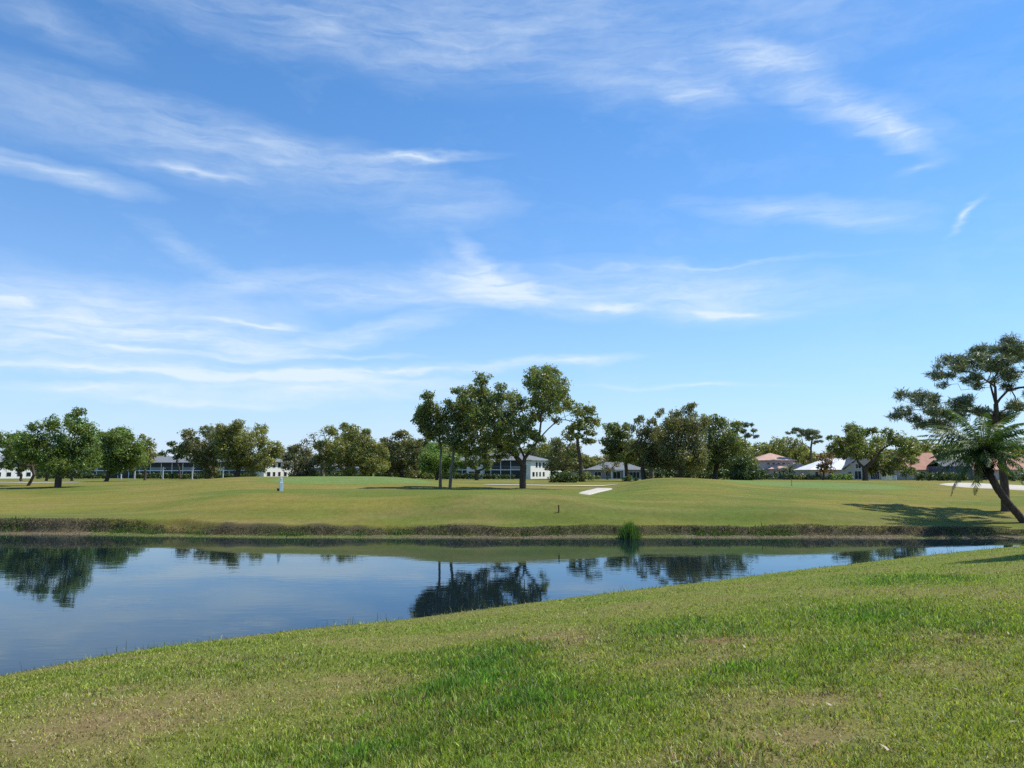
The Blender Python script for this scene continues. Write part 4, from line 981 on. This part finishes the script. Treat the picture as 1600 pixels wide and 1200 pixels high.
def condo(label, corner_px, d, ang, Ln, Dp, bays, wallm, endm, roofm, eave=5.2, rise=2.0, ends=(), wing=None, right_end=True, porch=True):
    """two storeys; corner is the right front corner, facade runs to the left (-x), building back along +y"""
    r = frame('condominium', label, 'apartment house', corner_px, d, ang)
    w = MB(); pd = 1.7 if porch else 0.0
    w.box(-Ln, -.02, pd, Dp, -.6, eave); w.build('wall', wallm, r)
    e = MB(); e.box(-3.2, 0, 0 if porch else -.003, Dp + .004, -.62, eave + .003); e.build('end_wall', endm, r)
    MB().hip(-Ln, 0, 0, Dp, eave + .16, rise, .7).build('roof', roofm, r)
    if porch:
        MB().box(-Ln, -3.2, -.05, pd, eave / 2 - .14, eave / 2 + .12).build('balcony_floor', WHITE, r)
        bw = (Ln - 3.2) / bays
        for i in range(bays + 1):
            x = -Ln + i * bw; MB().box(x - .09, x + .09, -.1, .13, -.6, eave / 2 - .14).box(x - .09, x + .09, -.04, .12, eave / 2 + .12, eave).build('column', WHITE, r)
        for i in range(bays):
            x0 = -Ln + i * bw; x1 = x0 + bw
            solid = (i * 7) % 3 == 1
            if solid:
                m = MB(); m.box(x0 + .14, x1 - .14, .02, .1, eave / 2 + .13, eave / 2 + 1.05); m.build('balcony_panel', wallm, r)
            else:
                m = MB(); m.box(x0 + .1, x1 - .1, .03, .09, eave / 2 + .98, eave / 2 + 1.05)
                for q in np.arange(x0 + .25, x1 - .2, .28): m.box(q - .02, q + .02, .04, .08, eave / 2 + .12, eave / 2 + .98)
                m.build('balcony_railing', GREYW, r)
            for z in (0.0, eave / 2):
                MB().box(x0 + .14, x1 - .14, .14, .17, z + (.13 if z else -.3), z + eave / 2 - .15).build('screen', SCREEN, r)
                window(r, x0 + .5, x1 - .5, z + .35, z + 2.15, pd, 'x', GREYW)
    for (y0, y1, z0, z1) in ends: window(r, y0, y1, z0, z1, 0.0, 'y', WHITE, 0)
    if wing:
        x0, x1, dep, rs = wing
        MB().box(x0, x1, -dep, .6, -.6, eave - .01).build('wing_wall', endm, r)
        MB().hip(x0, x1, -dep, Dp * .55, eave + .18, rs, .6).build('wing_roof', roofm, r)
        for z in (.9, eave / 2 + .9): window(r, x0 + .7, x1 - .7, z, z + 1.25, -dep, 'x', WHITE, 1)
    return r
END = [(1.2, 2.6, .7, 2.0), (3.6, 4.6, .7, 2.0), (5.8, 6.8, .7, 2.0), (8.2, 9.4, .7, 2.0), (3.4, 4.6, 3.3, 4.8), (5.6, 6.8, 3.3, 4.8), (8.0, 9.4, 3.3, 4.8)]
condo('grey roofed two storey condominium with cream end wall behind the big oak', 829, 225, R(-28), 30, 13.5, 8, GREYW, CREAM, ROOFG, 5.3, 2.2, END, (-21, -15.5, 1.2, 1.5))
condo('cream condominium end with grey green roof beside the wide tree clump', 412, 232, R(-28), 26, 12.5, 6, GREYW, CREAM, ROOFG, 5.0, 1.6, END)
condo('long dark two storey condominium with white posts and grey roof', 334, 246, R(-4), 46, 12, 12, GREYW, GREYW, ROOFG, 4.9, 2.1, ())
condo('white walled house with grey roof and dark windows at the left edge', -12, 236, R(-28), 16, 12.5, 4, WHITE, WHITE, ROOFG, 4.9, 2.0, [(1.0, 2.4, .6, 1.9), (4.0, 5.4, .6, 1.9), (7.2, 8.6, .6, 1.9), (10.0, 11.4, .6, 1.9), (1.0, 2.4, 3.2, 4.5), (4.0, 5.4, 3.2, 4.5), (7.2, 8.6, 3.2, 4.5)])

def bungalow(name, label, x0, x1, d, dep, eave, rise, wallm, roofm, wins, over=.7, ang=0.0, gable=None, porch=None, cat='house'):
    a = at(x0, 748, d); b_ = at(x1, 748, d); Ln = b_.x - a.x
    r = tag(empty(name, (a.x, d, gz((a.x + b_.x) / 2, d)), ang), label, cat)
    MB().box(0, Ln, 0, dep, -.6, eave).build('wall', wallm, r)
    if gable: MB().gable(0, Ln, 0, dep, eave + .16, rise, over, gable).build('roof', roofm, r)
    else: MB().hip(0, Ln, 0, dep, eave + .16, rise, over).build('roof', roofm, r)
    for (u0, u1, z0, z1, m) in wins: window(r, u0 * Ln, u1 * Ln, z0, z1, 0.0, 'x', WHITE, m)
    return r, Ln
r, Ln = bungalow('bungalow', 'low bungalow with a wide grey hip roof left of the mossy trees', 922, 1008, 225, 11, 2.5, 2.3, GREYW, ROOFG, [(.08, .2, .3, 2.0, 1), (.28, .36, .8, 2.0, 0), (.42, .55, .1, 2.0, 1), (.66, .9, .2, 2.0, 3)])
MB().box(Ln * .6, Ln * .62, -.9, -.7, -.3, 2.4).box(Ln * .38, Ln * .4, -.9, -.7, -.3, 2.4).build('porch_post', WHITE, r)
MB().box(Ln * .3, Ln * .64, -1.0, .25, 2.36, 2.5).build('porch_roof', WHITE, r)
r, Ln = bungalow('bungalow', 'grey house with pale walls half hidden under the grey twiggy tree', 484, 566, 232, 10, 3.0, 1.6, GREYW, ROOFG, [(.1, .2, .8, 2.2, 0), (.3, .4, .3, 2.3, 1), (.5, .7, .4, 2.3, 2), (.8, .9, .8, 2.2, 0)])
MB().box(Ln * .45, Ln * .98, -1.1, .02, 2.5, 2.68).build('porch_roof', WHITE, r)
bungalow('bungalow', 'small grey roofed house beside the shrubbery right of the big condominium', 894, 916, 250, 7, 2.4, 1.2, GREYW, ROOFG, [(.3, .6, .8, 2.0, 0)])
# white garden umbrella beside the condominium
p = at(871, 748, 215); r = tag(empty('garden_umbrella', (p.x, 215, gz(p.x, 215))), 'white garden umbrella beside the big condominium', 'umbrella')
MB().tube([(0, 0, 0), (0, 0, 2.5)], .04, 6).build('pole', WHITE, r, True)
m = MB()
for k in range(8):
    a0, a1 = k * math.pi / 4, (k + 1) * math.pi / 4; m.poly((0, 0, 2.6), (1.4 * math.cos(a0), 1.4 * math.sin(a0), 2.1), (1.4 * math.cos(a1), 1.4 * math.sin(a1), 2.1))
    m.poly((0, 0, 2.56), (1.4 * math.cos(a1), 1.4 * math.sin(a1), 2.04), (1.4 * math.cos(a0), 1.4 * math.sin(a0), 2.04))
    m.poly((1.4 * math.cos(a0), 1.4 * math.sin(a0), 2.1), (1.4 * math.cos(a0), 1.4 * math.sin(a0), 2.04), (1.4 * math.cos(a1), 1.4 * math.sin(a1), 2.04), (1.4 * math.cos(a1), 1.4 * math.sin(a1), 2.1))
m.build('canopy', WHITE, r)

# pink house: upper storey with five small vents, lower hip roofs
a = at(1190, 748, 208); r = tag(empty('villa', (a.x, 208, gz(a.x, 208))), 'pink two storey villa with terracotta hip roofs and five small upper windows', 'house')
u = 208 / 1212
MB().box(0, 55 * u, 2.2, 11, -.6, 5.0).build('wall', PINKW, r)
MB().hip(0, 55 * u, 2.2, 11, 5.16, 2.0, .8).build('roof', ROOFP, r)
for k in range(5): window(r, (14 + 8 * k) * u, (17.5 + 8 * k) * u, 4.0, 4.45, 2.2, 'x', PINKW, 0)
MB().box(14 * u, 72 * u, 0, 2.19, -.6, 2.65).build('lower_wall', PINKW, r)
m = MB(); m.hip(14 * u, 48 * u, -.1, 6.0, 2.8, 1.55, .55); m.build('lower_roof', ROOFP, r)
MB().box(50 * u, 78 * u, 2.4, 9, -.62, 2.62).build('side_wall', PINKW, r); MB().hip(48 * u, 78 * u, .2, 9, 2.82, 1.7, .6).build('side_roof', ROOFP, r)
for x0, x1 in ((19, 23), (27, 30), (56, 60)): window(r, x0 * u, x1 * u, .3, 2.2, 0, 'x', WHITE, 0)
for x0, x1 in ((3, 6), (8, 11)): window(r, x0 * u, x1 * u, .3, 2.2, 2.2, 'x', WHITE, 0)
MB().box(43 * u, 46 * u, -.06, .03, -.5, 2.2).build('door', WHITE, r)

# gabled house with the bright pale roof slope
d = 196; u = d / 1212; a = at(1266, 748, d); r = tag(empty('gabled_house', (a.x, d, gz(a.x, d))), 'beige house with a bright pale roof slope and steep front gable', 'house')
MB().box(0, 52 * u, 0, 10, -.6, 2.5).box(52 * u, 118 * u, .003, 10, -.6, 2.5).build('wall', BEIGE, r)
gw = MB(); gw.poly((54 * u, -.01, 2.5), (118 * u, -.01, 2.5), (86 * u, -.01, 6.4)); gw.poly((54 * u, .2, 2.5), (86 * u, .2, 6.4), (118 * u, .2, 2.5)); gw.build('gable_wall', BEIGE, r)
MB().gable(50 * u, 122 * u, 0, 10, 2.5, 4.2, .5, 'y').build('gable_roof', ROOFB, r)
# main slope, leaning away to the left and lit by the sun
m = MB(); m.poly((-2 * u, -.6, 2.55), (50 * u, -.6, 2.55), (72 * u, 5.2, 5.6), (40 * u, 5.2, 5.6)); m.poly((-2 * u, 11, 2.55), (40 * u, 5.2, 5.6), (72 * u, 5.2, 5.6), (50 * u, 11, 2.55)); m.poly((-2 * u, -.6, 2.55), (40 * u, 5.2, 5.6), (-2 * u, 11, 2.55))
m.poly((-2 * u, -.6, 2.5), (-2 * u, 11, 2.5), (50 * u, 11, 2.5), (50 * u, -.6, 2.5)); m.build('pale_roof', ROOFW, r)
for x0, x1, z0, z1, q in ((8, 13, .5, 2.1, 0), (30, 34, .2, 2.1, 0), (60, 65, .4, 2.1, 1), (70, 80, .2, 2.2, 1), (95, 108, .2, 2.1, 3)): window(r, x0 * u, x1 * u, z0, z1, 0, 'x', WHITE, q)
window(r, 72 * u, 80 * u, 2.9, 4.0, -.01, 'x', WHITE, 1)
# white picket fence beside it
d = 170; u = d / 1212; a = at(1378, 748, d); r = tag(empty('picket_fence', (a.x, d, gz(a.x, d))), 'short white picket fence under the spreading oak', 'fence')
MB().box(0, 23 * u, 0, .05, .25, .33).box(0, 23 * u, 0, .05, .8, .88).build('rail', WHITE, r)
m = MB()
for q in np.arange(0, 23 * u, .16): m.box(q, q + .08, -.03, -.001, -.1, 1.05)
m.build('pickets', WHITE, r); m = MB()
for k in range(3):
    MB().box(k * 11.2 * u, k * 11.2 * u + .1, .051, .15, -.2, 1.15).build('post', WHITE, r)
# red roofed houses at the right
r, Ln = bungalow('steep_roofed_house', 'house with a steep terracotta roof between the spreading oak and the pine', 1424, 1472, 182, 9, 2.3, 4.1, BEIGE, ROOFT, [(.3, .45, .5, 2.0, 0), (.6, .8, .3, 2.0, 1)], .4, 0, 'x')
r, Ln = bungalow('steep_roofed_house', 'house with terracotta roof mostly hidden behind the palm', 1530, 1650, 190, 10, 2.4, 3.0, PINKW, ROOFT, [(.1, .2, .4, 2.0, 1), (.35, .5, .2, 2.1, 2), (.6, .7, .4, 2.0, 1)], .5)
d = 176; u = d / 1212; a = at(1474, 748, d); r = tag(empty('pool_enclosure', (a.x, d, gz(a.x, d))), 'blue grey screened pool enclosure beside the steep terracotta roof', 'screen enclosure')
FR = simple('bronze_frame', (.10, .11, .13), .5, .1); SC2 = simple('blue_grey_screen', (.085, .10, .13), .6, .1)
MB().box(0, 46 * u, .02, 7, -.4, 3.2).build('screen', SC2, r)
MB().gable(0, 46 * u, .02, 7, 3.22, 1.5, .02, 'x', .05).build('screen_roof', SC2, r)
for k in range(7): MB().box(k * 46 * u / 6 - .06, k * 46 * u / 6 + .06, -.1, .015, -.4, 3.3).build('frame', FR, r)
MB().box(-.05, 46 * u + .05, -.08, .018, 1.0, 1.1).build('frame', FR, r)
# white posts read as the long condominium's porch columns, each with arm and head
POSTM = simple('weathered_white', (.55, .54, .50), .7, .08)
proto = None
for k, (x, dd) in enumerate(((189, 216), (210, 217), (254, 218), (300, 212), (348, 210))):
    p = at(x, 748, dd)
    if proto is None:
        proto = empty('white_post', (0, 0, 0)); MB().box(-.15, .15, -.15, .15, -.3, 2.9).box(-.22, .22, -.22, .22, -.3, .12).build('post', POSTM, proto)
        MB().box(-.36, .62, -.08, .08, 2.9, 3.08).build('arm', POSTM, proto); MB().box(-.15, .15, -.15, .15, 3.08, 3.4).build('post_head', GREYW, proto); o = proto
    else:
        o = proto.copy(); COL.objects.link(o)
        for c in list(proto.children): q = c.copy(); COL.objects.link(q); q.parent = o
    o.location = (p.x, dd, gz(p.x, dd))
    tag(o, ('white square post left of the third oak, before the long condominium', 'white square post just right of the first white post', 'white square post in the gap between the left tree clumps', 'white square post under the left side of the wide clump', 'white square post under the middle of the wide clump')[k], 'post', 'white posts along the long condominium')

# ------------------------------------------------------------------ things on the course
p = on_ground(439, 767, 62); r = tag(empty('course_post', p, R(25)), 'pale square course post standing alone on the left fairway', 'post')
PALE = simple('pale_plastic', (.70, .78, .84), .45, .04, 2, .4); BLK = simple('black_plastic', (.02, .02, .02), .5, .2)
k_ = .9 * p.y / 1212
MB().box(-3.0 * k_, 3.0 * k_, -3.0 * k_, 3.0 * k_, -.05, 15 * k_).build('body', PALE, r, False, .03)
m = MB(); m.box(-2.0 * k_, 2.0 * k_, -2.0 * k_, 2.0 * k_, 15 * k_, 22.5 * k_); m.build('cap', PALE, r, False, .04)
m = MB(); m.tube([(-4.6 * k_, -1.2 * k_, -.02), (-4.6 * k_, -1.2 * k_, 4.6 * k_)], [.10, .14], 10); m.build('small_bin', BLK, r, True)
p = on_ground(873, 801, 57); r = tag(empty('marker_stake', p), 'short dark red hazard stake on the far bank turf', 'stake')
RED = simple('stake_red', (.16, .035, .02), .7, .2, 6)
MB().box(-.045, .045, -.045, .045, -.1, .58).poly((-.045, -.045, .58), (.045, -.045, .58), (0, 0, .63)).poly((.045, -.045, .58), (.045, .045, .58), (0, 0, .63)).poly((.045, .045, .58), (-.045, .045, .58), (0, 0, .63)).poly((-.045, .045, .58), (-.045, -.045, .58), (0, 0, .63)).build('stake', RED, r)
p = on_ground(1237, 759, 80); r = tag(empty('flagstick', p), 'thin dark pin standing on the right putting green', 'pin')
MB().tube([(0, 0, -.05), (0, 0, .78)], .028, 6).build('pole', BLK, r, True); MB().tube([(0, 0, .0), (0, 0, .03)], .09, 8).build('base', BLK, r, True)
